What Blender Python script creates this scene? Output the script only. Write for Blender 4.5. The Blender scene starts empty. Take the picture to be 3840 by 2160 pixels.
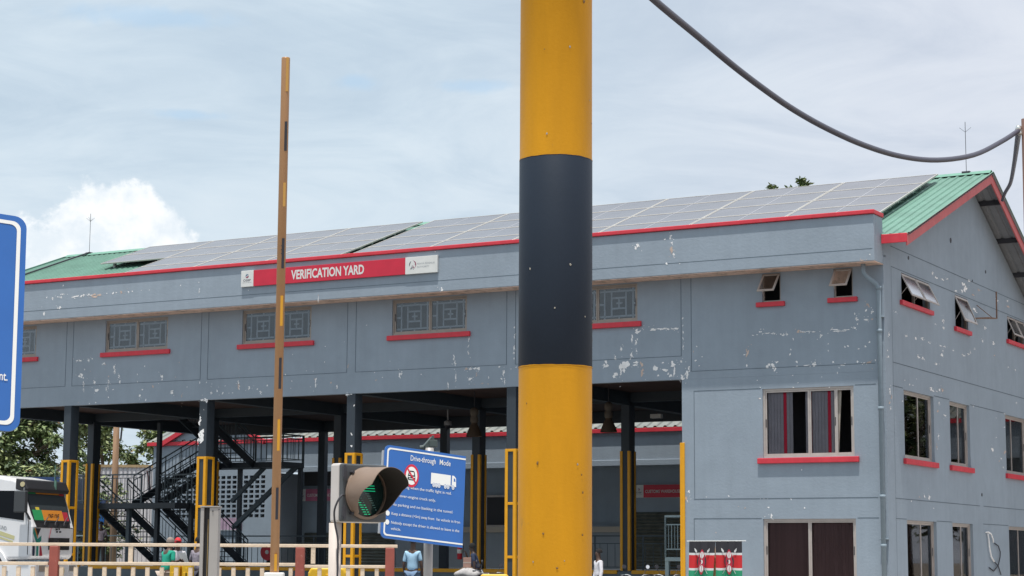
import bpy, math, random
from mathutils import Vector, Matrix
# ---------------------------------------------------------------- camera
SC = bpy.context.scene
COL = SC.collection
R = math.radians
random.seed(7)
cam = bpy.data.cameras.new('camera'); CAM = bpy.data.objects.new('camera', cam); COL.objects.link(CAM)
cam.lens = 68.474; cam.sensor_width = 36; cam.clip_start = .1; cam.clip_end = 5000
_p, _r = 0.13741307, 0.00593338
_F = Vector((0, math.cos(_p), math.sin(_p))); _X = Vector((1, 0, 0)); _U = Vector((0, -math.sin(_p), math.cos(_p)))
_R2 = _X*math.cos(_r)+_U*math.sin(_r); _U2 = -_X*math.sin(_r)+_U*math.cos(_r)
CAM.matrix_world = Matrix(((_R2.x, _U2.x, -_F.x, 0), (_R2.y, _U2.y, -_F.y, 0), (_R2.z, _U2.z, -_F.z, 1.5), (0, 0, 0, 1)))
SC.camera = CAM
# ---------------------------------------------------------------- sun and sky
TH = 0.5119396
Ud = Vector((-math.cos(TH), math.sin(TH), 0)); Vd = Vector((math.sin(TH), math.cos(TH), 0))
C0 = Vector((9.636846, 50.0, 0))
SUN = (-Vd*1.0 - Ud*.25 + Vector((0, 0, 4.4))).normalized()
sl = bpy.data.lights.new('sun', 'SUN'); sl.energy = 4.0; sl.angle = R(.8); sl.color = (1, .965, .91)
so = bpy.data.objects.new('sun', sl); COL.objects.link(so)
so.rotation_euler = SUN.to_track_quat('Z', 'Y').to_euler(); so.location = (0, 0, 60)
W = bpy.data.worlds.new('World'); SC.world = W; W.use_nodes = True
def build_world():
    nt = W.node_tree; nt.nodes.clear(); N = nt.nodes.new; L = nt.links.new
    out = N('ShaderNodeOutputWorld'); bg = N('ShaderNodeBackground'); bg.inputs[1].default_value = .1
    L(bg.outputs[0], out.inputs[0])
    sky = N('ShaderNodeTexSky'); sky.sky_type = 'NISHITA'; sky.sun_disc = False
    sky.sun_elevation = math.asin(SUN.z); sky.sun_rotation = math.atan2(SUN.x, SUN.y)
    sky.dust_density = 2.5
    def M(op, a, b=None, c=None, clamp=False):
        n = N('ShaderNodeMath'); n.operation = op; n.use_clamp = clamp
        for i, q in enumerate((a, b, c)):
            if q is None: continue
            if isinstance(q, (int, float)): n.inputs[i].default_value = q
            else: L(q, n.inputs[i])
        return n.outputs[0]
    def mix(f, a, b):
        n = N('ShaderNodeMix'); n.data_type = 'RGBA'
        for k, q in ((0, f), (6, a), (7, b)):
            if isinstance(q, (int, float)): n.inputs[k].default_value = q
            elif isinstance(q, tuple): n.inputs[k].default_value = (*q, 1)
            else: L(q, n.inputs[k])
        return n.outputs[2]
    def ramp(x, a, b):
        n = N('ShaderNodeMapRange'); n.interpolation_type = 'SMOOTHSTEP'; L(x, n.inputs[0]); n.inputs[1].default_value = a; n.inputs[2].default_value = b
        return n.outputs[0]
    tc = N('ShaderNodeTexCoord'); sp = N('ShaderNodeSeparateXYZ'); L(tc.outputs['Generated'], sp.inputs[0])
    x, y, z = sp.outputs
    zz = M('ADD', M('MAXIMUM', z, 0.0), .10)
    cv = N('ShaderNodeCombineXYZ'); L(M('DIVIDE', x, zz), cv.inputs[0]); L(M('DIVIDE', y, zz), cv.inputs[1])
    def noise(vec, s, det, rough, dist=0, off=(0, 0, 0)):
        mp = N('ShaderNodeMapping'); mp.inputs[1].default_value = off; L(vec, mp.inputs[0])
        n = N('ShaderNodeTexNoise'); n.inputs['Scale'].default_value = s; n.inputs['Detail'].default_value = det
        n.inputs['Roughness'].default_value = rough; n.inputs['Distortion'].default_value = dist; L(mp.outputs[0], n.inputs[0]); return n.outputs[0]
    # thin high veil of cloud with a few blue gaps
    n1 = noise(cv.outputs[0], .8, 6, .55, .6, (3.1, 1.7, 0)); n2 = noise(cv.outputs[0], 2.6, 8, .62, .8, (.4, 5.2, 0))
    n3 = noise(tc.outputs['Generated'], 9, 5, .5, .2)
    veil = ramp(M('ADD', M('MULTIPLY', n1, .6), M('MULTIPLY', n2, .4)), .27, .52)
    low = ramp(z, .34, .0)
    fac = M('ADD', M('MULTIPLY', veil, .22), M('ADD', .71, M('MULTIPLY', low, .04)), clamp=True)
    shade = ramp(M('ADD', M('MULTIPLY', n2, .5), M('MULTIPLY', n1, .5)), .34, .66)
    ccol = mix(shade, (5.6, 6.75, 7.75), (6.75, 7.65, 8.35))
    # warmer, pinker white towards the right of the view, bluer to the left
    side = ramp(x, -.1, .26)
    ccol = mix(M('MULTIPLY', side, .85), ccol, mix(shade, (6.4, 6.8, 7.7), (7.2, 7.5, 8.2)))
    col = mix(fac, sky.outputs[0], ccol)
    # a cumulus bank low on the left
    az = M('ARCTAN2', x, y); el = M('ARCSINE', z)
    cw = N('ShaderNodeCombineXYZ'); L(az, cw.inputs[0]); L(el, cw.inputs[1])
    b1 = noise(cw.outputs[0], 26, 8, .6, .25, (2.3, .4, 0)); b2 = noise(cw.outputs[0], 75, 6, .6, .1, (.3, .9, 0))
    def blob(a, e, ra, re):
        da = M('DIVIDE', M('SUBTRACT', az, a), ra); de = M('DIVIDE', M('SUBTRACT', el, e), re)
        return M('SQRT', M('ADD', M('MULTIPLY', da, da), M('MULTIPLY', de, de)))
    d = M('MINIMUM', M('MINIMUM', blob(-.203, .150, .040, .036), blob(-.236, .136, .042, .030)), M('MINIMUM', blob(-.190, .128, .034, .036), blob(-.262, .120, .055, .026)))
    d = M('ADD', d, M('MULTIPLY', M('SUBTRACT', b1, .5), 1.15)); d = M('ADD', d, M('MULTIPLY', M('SUBTRACT', b2, .5), .5))
    cum = M('MULTIPLY', ramp(d, 1.1, .92), ramp(el, .098, .125))
    sh2 = ramp(M('ADD', M('MULTIPLY', b1, .5), M('MULTIPLY', b2, .5)), .62, .36)
    col = mix(M('MULTIPLY', cum, .95), col, mix(sh2, (7.4, 8.1, 8.7), (9.6, 9.7, 9.75)))
    # soft wisps of blue
    for a, e, ra, re in ((-.083, .2415, .014, .0045), (-.02, .2405, .022, .004), (-.168, .222, .02, .003), (-.19, .27, .05, .006)):
        q = M('ADD', blob(a, e, ra, re), M('MULTIPLY', M('SUBTRACT', b2, .5), 1.6))
        col = mix(M('MULTIPLY', ramp(q, 1.25, .2), .42), col, (3.9, 5.9, 8.1))
    L(col, bg.inputs[0])
build_world()
VS = SC.view_settings; VS.view_transform = 'Standard'; VS.look = 'None'; VS.exposure = .16; VS.gamma = 1
SC.cycles.max_bounces = 8; SC.cycles.transparent_max_bounces = 12
# ---------------------------------------------------------------- helpers
def tag(o, label=None, cat=None, group=None, kind=None):
    for k, q in (('label', label), ('category', cat), ('group', group), ('kind', kind)):
        if q: o[k] = q
    return o
def empty(name, loc, rz=0, label=None, cat=None, group=None, kind=None):
    o = bpy.data.objects.new(name, None); COL.objects.link(o); o.location = loc; o.rotation_euler = (0, 0, rz); o.empty_display_size = .3
    return tag(o, label, cat, group, kind)
def P(u, v, z=0): return C0+Ud*u+Vd*v+Vector((0, 0, z))          # facade frame to world
def bthing(name, u, v, z, label, cat, group=None): return empty(name, P(u, v, z), -TH, label, cat, group)
def copy_tree(o, parent=None):
    c = o.copy(); COL.objects.link(c); c.parent = parent
    for ch in list(o.children): copy_tree(ch, c)
    return c
class MB:
    def __init__(s): s.v = []; s.f = []; s.m = []
    def add(s, vs, fs, mi=0):
        k = len(s.v); s.v += [tuple(q) for q in vs]; s.f += [tuple(i+k for i in f) for f in fs]; s.m += [mi]*len(fs)
    def box(s, x0, x1, y0, y1, z0, z1, mi=0):
        if x0 > x1: x0, x1 = x1, x0
        if y0 > y1: y0, y1 = y1, y0
        if z0 > z1: z0, z1 = z1, z0
        s.add([(x0, y0, z0), (x1, y0, z0), (x1, y1, z0), (x0, y1, z0), (x0, y0, z1), (x1, y0, z1), (x1, y1, z1), (x0, y1, z1)],
              [(0, 3, 2, 1), (4, 5, 6, 7), (0, 1, 5, 4), (1, 2, 6, 5), (2, 3, 7, 6), (3, 0, 4, 7)], mi); return s
    def bar(s, p, q, w, h=None, up=(0, 0, 1), mi=0):
        p = Vector(p); q = Vector(q); h = w if h is None else h; d = (q-p).normalized(); up = Vector(up)
        if abs(d.dot(up)) > .98: up = Vector((0, 1, 0))
        a = d.cross(up).normalized()*w/2; b = a.cross(d).normalized()*h/2
        s.add([p-a-b, p+a-b, p+a+b, p-a+b, q-a-b, q+a-b, q+a+b, q-a+b], [(0, 1, 2, 3), (7, 6, 5, 4), (0, 4, 5, 1), (1, 5, 6, 2), (2, 6, 7, 3), (3, 7, 4, 0)], mi); return s
    def tube(s, pts, r, n=8, caps=True, mi=0):
        pts = [Vector(p) for p in pts]; rs = r if isinstance(r, (list, tuple)) else [r]*len(pts); k = len(s.v); prev = None
        for i, p in enumerate(pts):
            d = (pts[min(i+1, len(pts)-1)]-pts[max(i-1, 0)]).normalized()
            if prev is None:
                a = d.cross(Vector((0, 0, 1)))
                if a.length < .05: a = d.cross(Vector((0, 1, 0)))
            else: a = prev-d*prev.dot(d)
            a.normalize(); prev = a; b = d.cross(a)
            for j in range(n):
                t = 2*math.pi*j/n; s.v.append(tuple(p+(a*math.cos(t)+b*math.sin(t))*rs[i]))
        for i in range(len(pts)-1):
            for j in range(n):
                s.f.append((k+i*n+j, k+i*n+(j+1) % n, k+(i+1)*n+(j+1) % n, k+(i+1)*n+j)); s.m.append(mi)
        if caps:
            s.f.append(tuple(k+j for j in reversed(range(n)))); s.f.append(tuple(k+(len(pts)-1)*n+j for j in range(n))); s.m += [mi, mi]
        return s
    def lathe(s, prof, c=(0, 0, 0), n=20, mi=0):
        k = len(s.v)
        for r, z in prof:
            for j in range(n):
                t = 2*math.pi*j/n; s.v.append((c[0]+r*math.cos(t), c[1]+r*math.sin(t), c[2]+z))
        for i in range(len(prof)-1):
            for j in range(n):
                s.f.append((k+i*n+j, k+i*n+(j+1) % n, k+(i+1)*n+(j+1) % n, k+(i+1)*n+j)); s.m.append(mi)
        return s
    def prism(s, poly, y0, y1, mi=0, ax='y'):
        n = len(poly)
        mk = (lambda a, b, t: (a, t, b)) if ax == 'y' else ((lambda a, b, t: (t, a, b)) if ax == 'x' else (lambda a, b, t: (a, b, t)))
        s.add([mk(a, b, y0) for a, b in poly]+[mk(a, b, y1) for a, b in poly],
              [tuple(range(n)), tuple(reversed(range(n, 2*n)))]+[(i, i+n, (i+1) % n+n, (i+1) % n) for i in range(n)], mi); return s
    def build(s, name, mats, parent=None, smooth=False, bevel=0, seg=2):
        me = bpy.data.meshes.new(name); me.from_pydata(s.v, [], s.f); me.update()
        if not isinstance(mats, (list, tuple)): mats = [mats]
        for m in mats: me.materials.append(m)
        for pl, i in zip(me.polygons, s.m): pl.material_index = i; pl.use_smooth = smooth
        import bmesh
        b = bmesh.new(); b.from_mesh(me); bmesh.ops.recalc_face_normals(b, faces=b.faces); b.to_mesh(me); b.free()
        o = bpy.data.objects.new(name, me); COL.objects.link(o); o.parent = parent
        if bevel:
            md = o.modifiers.new('bevel', 'BEVEL'); md.width = bevel; md.segments = seg; md.limit_method = 'ANGLE'; md.angle_limit = R(40)
            if not smooth and seg > 1:
                for pl in me.polygons: pl.use_smooth = False
        return o
# ---------------------------------------------------------------- materials
def mat(name, base, rough=.6, metal=0, var=0, vscale=3, streak=0, bump=0, bscale=60, var2=0, v2scale=.6, coat=0, emit=None, dirt=None, spec=.5, stretch=(1, 1, 1)):
    m = bpy.data.materials.new(name); m.use_nodes = True; nt = m.node_tree; N = nt.nodes.new; L = nt.links.new
    b = nt.nodes['Principled BSDF']; b.inputs['Roughness'].default_value = rough; b.inputs['Metallic'].default_value = metal
    b.inputs['Specular IOR Level'].default_value = spec; b.inputs['Base Color'].default_value = (*base, 1); b.inputs['Coat Weight'].default_value = coat
    tc = N('ShaderNodeTexCoord')
    def noise(sc, det=5, st=(1, 1, 1), rg=.6):
        mp = N('ShaderNodeMapping'); mp.inputs[3].default_value = st; L(tc.outputs['Object'], mp.inputs[0])
        n = N('ShaderNodeTexNoise'); n.inputs['Scale'].default_value = sc; n.inputs['Detail'].default_value = det; n.inputs['Roughness'].default_value = rg; L(mp.outputs[0], n.inputs[0]); return n.outputs[0]
    col = None
    def mul(col, fac_out, lo, hi, a=.3, bb=.7, dc=None):
        mr = N('ShaderNodeMapRange'); L(fac_out, mr.inputs[0]); mr.inputs[1].default_value = a; mr.inputs[2].default_value = bb; mr.inputs[3].default_value = lo; mr.inputs[4].default_value = hi
        x = N('ShaderNodeMix'); x.data_type = 'RGBA'; x.blend_type = 'MULTIPLY'; x.inputs[0].default_value = 1
        if col is None: x.inputs[6].default_value = (*base, 1)
        else: L(col, x.inputs[6])
        L(mr.outputs[0], x.inputs[7]); return x.outputs[2]
    if var: col = mul(col, noise(vscale, st=stretch), 1-var, 1+var)
    if var2: col = mul(col, noise(v2scale, 3), 1-var2, 1+var2)
    if streak: col = mul(col, noise(3.5, 4, (1.3, 1.3, .09)), 1-streak, 1+streak)
    if dirt:
        dc, lo, hi, sc = dirt
        mr = N('ShaderNodeMapRange'); L(noise(sc, 7, (1, 1, .6), .68), mr.inputs[0]); mr.inputs[1].default_value = lo; mr.inputs[2].default_value = hi
        x = N('ShaderNodeMix'); x.data_type = 'RGBA'; L(mr.outputs[0], x.inputs[0])
        if col is None: x.inputs[6].default_value = (*base, 1)
        else: L(col, x.inputs[6])
        x.inputs[7].default_value = (*dc, 1); col = x.outputs[2]
    if col is not None: L(col, b.inputs['Base Color'])
    if bump:
        bp = N('ShaderNodeBump'); bp.inputs['Strength'].default_value = bump; bp.inputs['Distance'].default_value = .02
        L(noise(bscale, 4), bp.inputs['Height']); L(bp.outputs[0], b.inputs['Normal'])
    if emit: b.inputs['Emission Color'].default_value = (*emit[0], 1); b.inputs['Emission Strength'].default_value = emit[1]
    return m
def glass(name, tint=(.5, .55, .6), refl=.3, rough=.02):
    m = bpy.data.materials.new(name); m.use_nodes = True; nt = m.node_tree; nt.nodes.clear(); N = nt.nodes.new; L = nt.links.new
    o = N('ShaderNodeOutputMaterial'); g = N('ShaderNodeBsdfGlossy'); g.inputs['Roughness'].default_value = rough
    t = N('ShaderNodeBsdfTransparent'); t.inputs[0].default_value = (*tint, 1); mx = N('ShaderNodeMixShader')
    fr = N('ShaderNodeLayerWeight'); fr.inputs[0].default_value = .25
    a = N('ShaderNodeMath'); a.operation = 'ADD'; a.use_clamp = True; L(fr.outputs['Fresnel'], a.inputs[0]); a.inputs[1].default_value = refl
    L(a.outputs[0], mx.inputs[0]); L(t.outputs[0], mx.inputs[1]); L(g.outputs[0], mx.inputs[2]); L(mx.outputs[0], o.inputs[0]); return m
WC = (.298, .352, .408)
M = dict(
 wall=mat('wall_paint', WC, .78, var=.04, vscale=2.2, var2=.06, v2scale=.35, streak=.03, bump=.25, bscale=14),
 joint=mat('wall_groove_shade', (.10, .13, .155), .9),  # dark colour standing in for shadow inside the grooves
 chip=mat('bare_plaster', (.93, .91, .89), .9, var=.12, vscale=6, bump=.3),
 chip2=mat('bare_plaster_pink', (.62, .48, .40), .9, var=.2, vscale=6),
 red=mat('red_paint', (.66, .040, .062), .55, var=.08, vscale=5, streak=.06, dirt=((.42, .16, .15), .63, .78, 5)),
 redfade=mat('faded_red_paint', (.58, .12, .12), .6, var=.1, vscale=2, streak=.06),
 plaster=mat('soffit_plaster', (.78, .56, .45), .9, var=.15, vscale=5, bump=.3, dirt=((.30, .24, .2), .5, .7, 3)),
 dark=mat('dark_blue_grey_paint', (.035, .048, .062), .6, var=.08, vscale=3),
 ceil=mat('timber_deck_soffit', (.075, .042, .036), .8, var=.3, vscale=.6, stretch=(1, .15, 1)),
 yellow=mat('yellow_paint', (.80, .37, .006), .5, var=.06, vscale=4, dirt=((.30, .2, .05), .66, .8, 9)),
 rubber=mat('black_rubber', (.045, .045, .048), .8, var=.1),
 green=mat('green_roof_sheet', (.135, .265, .205), .55, var=.10, vscale=1.5, streak=.05, var2=.08, v2scale=.3),
 greenlt=mat('ridge_cap_green', (.15, .32, .24), .55, var=.08),
 under=mat('roof_underside', (.21, .22, .24), .6, var=.1),
 greyroof=mat('grey_roof_sheet', (.21, .225, .21), .65, var=.15, vscale=1.2, dirt=((.36, .32, .25), .5, .75, 2)),
 alu=mat('bronze_aluminium', (.34, .29, .25), .45, .3, var=.1, vscale=4),
 alulight=mat('pale_aluminium', (.52, .46, .42), .4, .3, var=.08, vscale=4),
 glass=glass('window_glass', (.80, .84, .88), .05), darkglass=glass('dark_window_glass', (.86, .86, .88), -.04),
 sashglass=glass('open_sash_glass', (.5, .48, .46), .18, .08),
 grille=mat('window_grille', (.50, .50, .49), .6), blind=mat('grey_blind', (.42, .40, .41), .8, var=.1), redblind=mat('red_blind', (.75, .02, .06), .7),
 curtain=mat('dark_maroon_curtain', (.17, .10, .09), .9, var=.12, vscale=5, stretch=(2, 2, .1)), purple=mat('purple_film', (.16, .09, .12), .6),
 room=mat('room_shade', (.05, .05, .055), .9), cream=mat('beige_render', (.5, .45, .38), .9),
 pv=mat('solar_cells', (.15, .148, .165), .26, var=.14, vscale=.9, spec=.8), pvframe=mat('panel_frame', (.50, .48, .44), .5, .1, var=.12),
 pvline=mat('cell_gap', (.42, .42, .45), .4), galv=mat('galvanised_steel', (.45, .46, .47), .45, .6, var=.1, vscale=8),
 iron=mat('dark_iron', (.06, .06, .07), .6, .3), rust=mat('rusty_iron', (.22, .13, .09), .8, var=.3, vscale=20),
 pipe=mat('painted_downpipe', (.24, .30, .345), .6, var=.06, vscale=6), white=mat('white_paint', (.78, .77, .74), .5, var=.04, vscale=6, dirt=((.5, .42, .33), .64, .8, 4)),
 signred=mat('sign_red', (.62, .018, .050), .4, var=.06, vscale=3), signwhite=mat('sign_white', (.74, .74, .71), .45, var=.05, vscale=4, dirt=((.6, .5, .35), .66, .85, 3)),
 signpink=mat('sun_bleached_sign', (.50, .13, .22), .5, var=.15, vscale=2), navy=mat('navy_ink', (.02, .025, .07), .5), maroon=mat('maroon_ink', (.30, .02, .08), .5), greyink=mat('grey_ink', (.36, .38, .40), .5),
 blue=mat('sign_blue', (.028, .13, .42), .38, var=.06, vscale=3, var2=.06, v2scale=1.2), bluedk=mat('sign_blue_edge', (.03, .09, .32), .4), paperwhite=mat('reflective_white', (.80, .80, .77), .4),
 ringred=mat('prohibition_red', (.60, .02, .05), .45), ink=mat('black_ink', (.02, .02, .03), .5),
)
def arr(v): return tuple(v)
# ---------------------------------------------------------------- ground
g = MB(); g.add([(-600, -60, 0), (600, -60, 0), (600, 900, 0), (-600, 900, 0)], [(0, 1, 2, 3)])
tag(g.build('ground', mat('dusty_ground', (.24, .20, .16), .95, var=.2, vscale=.4)), kind='structure')
g = MB(); g.box(-40, 16, -3, -28, .004, .012)
o = g.build('road', mat('asphalt', (.055, .055, .056), .9, var=.2, vscale=2)); o.location = C0; o.rotation_euler = (0, 0, -TH); tag(o, kind='structure')
g = MB(); g.box(-44, 8, -2.9, 17, 0, .2)
o = g.build('pavement', mat('concrete_paving', (.36, .34, .31), .9, var=.15, vscale=1)); o.location = C0; o.rotation_euler = (0, 0, -TH); tag(o, kind='structure')
g = MB(); g.box(-9, 1.5, 11.4, 17.8, 0, .42)
tag(g.build('traffic_island', mat('island_concrete', (.38, .36, .33), .9, var=.15, vscale=2), bevel=.02), kind='structure')
# ---------------------------------------------------------------- verification building
B = bthing('office_building', 0, 0, 0, 'long two storey blue-grey building with green roof, red trim and open drive-through bays', 'building')
def wall_holes(mb, ax, a0, a1, z0, z1, t0, t1, holes, mi=0):
    """slab in plane ax ('x': runs along local x with y in t0..t1; 'y': runs along y with x in t0..t1) with rectangular openings"""
    A = sorted(set([a0, a1]+[q for h in holes for q in h[:2]])); Z = sorted(set([z0, z1]+[q for h in holes for q in h[2:]]))
    A = [q for q in A if a0 <= q <= a1]; Z = [q for q in Z if z0 <= q <= z1]
    def solid(i, j):
        if i < 0 or j < 0 or i >= len(A)-1 or j >= len(Z)-1: return False
        a = (A[i]+A[i+1])/2; z = (Z[j]+Z[j+1])/2
        return not any(h[0] < a < h[1] and h[2] < z < h[3] for h in holes)
    def pt(a, t, z): return (a, t, z) if ax == 'x' else (t, a, z)
    for i in range(len(A)-1):
        for j in range(len(Z)-1):
            if not solid(i, j): continue
            a, b, c, d = A[i], A[i+1], Z[j], Z[j+1]
            for t in (t0, t1): mb.add([pt(a, t, c), pt(b, t, c), pt(b, t, d), pt(a, t, d)], [(0, 1, 2, 3)], mi)
            if not solid(i-1, j): mb.add([pt(a, t0, c), pt(a, t1, c), pt(a, t1, d), pt(a, t0, d)], [(0, 1, 2, 3)], mi)
            if not solid(i+1, j): mb.add([pt(b, t0, c), pt(b, t1, c), pt(b, t1, d), pt(b, t0, d)], [(0, 1, 2, 3)], mi)
            if not solid(i, j-1): mb.add([pt(a, t0, c), pt(b, t0, c), pt(b, t1, c), pt(a, t1, c)], [(0, 1, 2, 3)], mi)
            if not solid(i, j+1): mb.add([pt(a, t0, d), pt(b, t0, d), pt(b, t1, d), pt(a, t1, d)], [(0, 1, 2, 3)], mi)
UE = 33.6; VR = 7.98; ZR = 12.72; ZE = 9.70; SLF = (ZR-ZE)/(VR+.15); SLB = .46; VB = 14.9
def roofz(v): return ZE+(v+.15)*SLF if v <= VR else ZR-(v-VR)*SLB
FW = [(-26.17, -23.6, 8.0, 9.03), (-31.7, -29.15, 8.0, 9.03), (-20.66, -18.05, 8.0, 9.05), (-15.13, -12.55, 8.0, 9.05), (-9.6, -7.07, 8.0, 9.05),
      (-3.37, -2.85, 8.3, 9.06), (-1.36, -.84, 8.3, 9.06), (-3.4, -.87, 4.15, 5.97), (-3.42, -.87, .9, 2.54)]
GW = [(1.45, 4.05, 4.15, 5.95), (5.55, 7.5, 4.15, 5.95), (11.35, 13.9, 4.15, 5.95), (1.5, 4.06, .9, 2.53), (5.54, 7.54, .9, 2.53), (11.4, 13.9, .9, 2.53),
      (1.45, 3.92, 8.33, 9.07), (6.33, 7.6, 8.14, 9.07), (11.9, 13.9, 8.33, 9.07)]
w = MB()
wall_holes(w, 'x', -UE, 0, 6.32, 9.35, 0, .2, FW)
wall_holes(w, 'x', -5.74, 0, 0, 6.318, 0, .2, FW)
w.build('front_wall', M['wall'], B)
w = MB()
wall_holes(w, 'y', .2, VB, 0, 9.3, -.2, 0, GW)
w.add([(0, .0, 9.3), (0, VB, 9.3), (0, VB, roofz(VB)-.05), (0, VR, ZR-.05), (0, 0, roofz(0)-.05)], [(0, 1, 2, 3, 4)])
w.add([(-.2, .0, 9.3), (-.2, VB, 9.3), (-.2, VB, roofz(VB)-.05), (-.2, VR, ZR-.05), (-.2, 0, roofz(0)-.05)], [(0, 1, 2, 3, 4)])
w.build('gable_wall', M['wall'], B)
w = MB(); w.box(-UE, -.2, VB-.2, VB, 6.9, 9.5); w.box(-UE, -UE+.2, .2, VB-.2, 6.9, 9.6); w.box(-5.74, -.2, VB-.2, VB, 0, 6.9); w.box(-5.74, -5.54, .2, VB-.2, 0, 6.7)
w.build('rear_wall', M['wall'], B)
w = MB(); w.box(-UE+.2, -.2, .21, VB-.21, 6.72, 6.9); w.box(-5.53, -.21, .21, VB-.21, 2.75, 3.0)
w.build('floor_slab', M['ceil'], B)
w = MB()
for v in (1.1,): w.box(-UE+.2, -.21, v, v+.12, 6.9, 9.34)  # dark board added behind the upper windows, room shade put into its colour
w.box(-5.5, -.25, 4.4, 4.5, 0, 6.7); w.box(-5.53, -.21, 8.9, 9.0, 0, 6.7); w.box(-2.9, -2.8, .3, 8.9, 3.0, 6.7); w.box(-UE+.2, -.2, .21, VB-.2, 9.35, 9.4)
w.build('shade_partition', M['room'], B)
# beams under the slab
w = MB()
for u in (11.06, 16.55, 22.1, 27.67, 33.25):
    w.box(-u-.15, -u+.15, .201, 14.45, 6.32, 6.72)
    for v in (7.6,): pass
w.box(-UE, -5.75, 14.45, 14.7, 6.31, 6.9)
for a, b in ((33.1, 27.82), (27.52, 22.25), (21.95, 16.7), (16.4, 11.21), (10.91, 5.75)): w.box(-a, -b, 7.5, 7.75, 6.42, 6.72)
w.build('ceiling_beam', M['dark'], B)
# columns and their yellow guards
def column(u, v, top, zg, z0, bars, front=True, blunt=0):
    c = MB(); c.box(-u-.15, -u+.15, v, v+.4, z0, top); co = c.build('column', M['dark'], B, bevel=.01, seg=1)
    g = MB(); k = .075; e = .028
    for sx in (-1, 1):
        for y0, y1 in ((v-e, v+.4+e),):
            x = -u+sx*.15
            a, b = (x-e, x+k-.01) if sx < 0 else (x-k+.01, x+e)
            g.box(a, b, v-e, v-.004, z0, zg)
            xs = (x-e, x-.004) if sx < 0 else (x+.004, x+e)
            g.box(*xs, v-.004, v+k, z0, zg); g.box(*xs, v+.4-k, v+.4+e, z0, zg)
    if bars:
        for z in (zg-.075, 2.97, 1.47, .3):
            if z < z0: continue
            hh = .075
            g.box(-u-.15+k-.01, -u+.15-k+.01, v-e+.004, v-.005, z, z+hh); g.box(-u+.155, -u+.15+e-.003, v+k, v+.4-k, z, z+hh); g.box(-u-.15-e+.003, -u-.155, v+k, v+.4-k, z, z+hh)
    g.build('corner_guard', M['yellow'], co, bevel=.006, seg=1)
    return co
for u in (11.06, 16.55, 22.1, 27.67, 33.2): column(u, 0, 6.318, 4.55, .2, True)
for u in (11.06, 16.55, 22.1, 27.67, 33.2): column(u, 7.4, 6.415, 4.86, 1.1, False)
for u in (11.06, 16.55, 22.1, 27.67, 33.2):
    c = MB(); c.box(-u-.15, -u+.15, 14.46, 14.69, 1.07, 6.31); c.build('column', M['dark'], B)
c = MB(); c.box(-5.80, -5.742, -.03, .06, .2, 4.6); c.box(-5.742, -5.66, -.03, -.003, .2, 4.6); c.build('corner_guard', M['yellow'], B, bevel=.006, seg=1)
# parapet box
w = MB(); w.box(-34.3, 0, -.7, -.55, 9.1, 10.32); w.box(-.15, 0, -.549, 0, 9.1, 10.32); w.box(-34.3, -.151, -.549, -.001, 9.102, 9.2)
w.build('parapet', M['wall'], B, bevel=.015, seg=1)
w = MB(); w.box(-34.3, .03, -.76, -.50, 10.322, 10.43); w.box(-.2, .03, -.499, .02, 10.322, 10.43); w.build('coping', M['red'], B, bevel=.015, seg=2)
w = MB(); w.box(-34.3, -.001, -.69, -.002, 9.085, 9.099); w.build('soffit', M['plaster'], B)
# joint lines in the plaster: raised dark strips painted for the groove shadow
w = MB()
def jh(a, b, z, y=-.002): w.box(-a, -b, y, y-.004, z-.005, z+.005)
def jv(u, z0, z1): w.box(-u-.006, -u+.006, -.002, -.006, z0, z1)
jh(34, .05, 9.42, -.7)
for a, b in ((33.1, 27.82), (27.53, 22.25), (21.97, 16.72), (16.41, 11.22), (10.93, 5.75)):
    jh(a, b, 6.96); jv(a, 6.96, 9.08); jv(b, 6.96, 9.08)
jv(5.45, 6.53, 9.08); jh(5.45, .27, 6.53); jh(5.38, 3.45, 5.99); jh(.83, .26, 5.99); jv(5.38, 3.1, 5.99); jh(5.4, .26, 3.08); jh(5.4, 3.46, 2.56); jh(.82, .25, 2.56); jv(5.4, .3, 2.56)
w.build('plaster_joint', M['joint'], B)
w = MB()
def gh(a, b, z0, z1=None):
    z1 = z1 or z0; w.add([(.002, a, z0-.007), (.002, b, z1-.007), (.002, b, z1+.007), (.002, a, z0+.007)], [(0, 1, 2, 3)]); w.add([(.006, a, z0-.007), (.006, b, z1-.007), (.006, b, z1+.007), (.006, a, z0+.007)], [(0, 1, 2, 3)])
gh(.6, 14, 9.66); gh(.6, 14.2, 9.12); gh(.55, 1.4, 5.98); gh(4.1, 5.5, 5.98); gh(7.6, 11.3, 5.98); gh(.6, 14.5, 6.6); gh(.6, 8.3, 3.07); gh(8.7, 14.5, 3.07); gh(.6, 1.45, 2.55); gh(4.1, 5.5, 2.55); gh(8.6, 11.35, 2.55)
w.add([(.002, .61, .3), (.002, .625, .3), (.002, .625, 9.1), (.002, .61, 9.1)], [(0, 1, 2, 3)])
w.build('plaster_joint', M['joint'], B)
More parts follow.
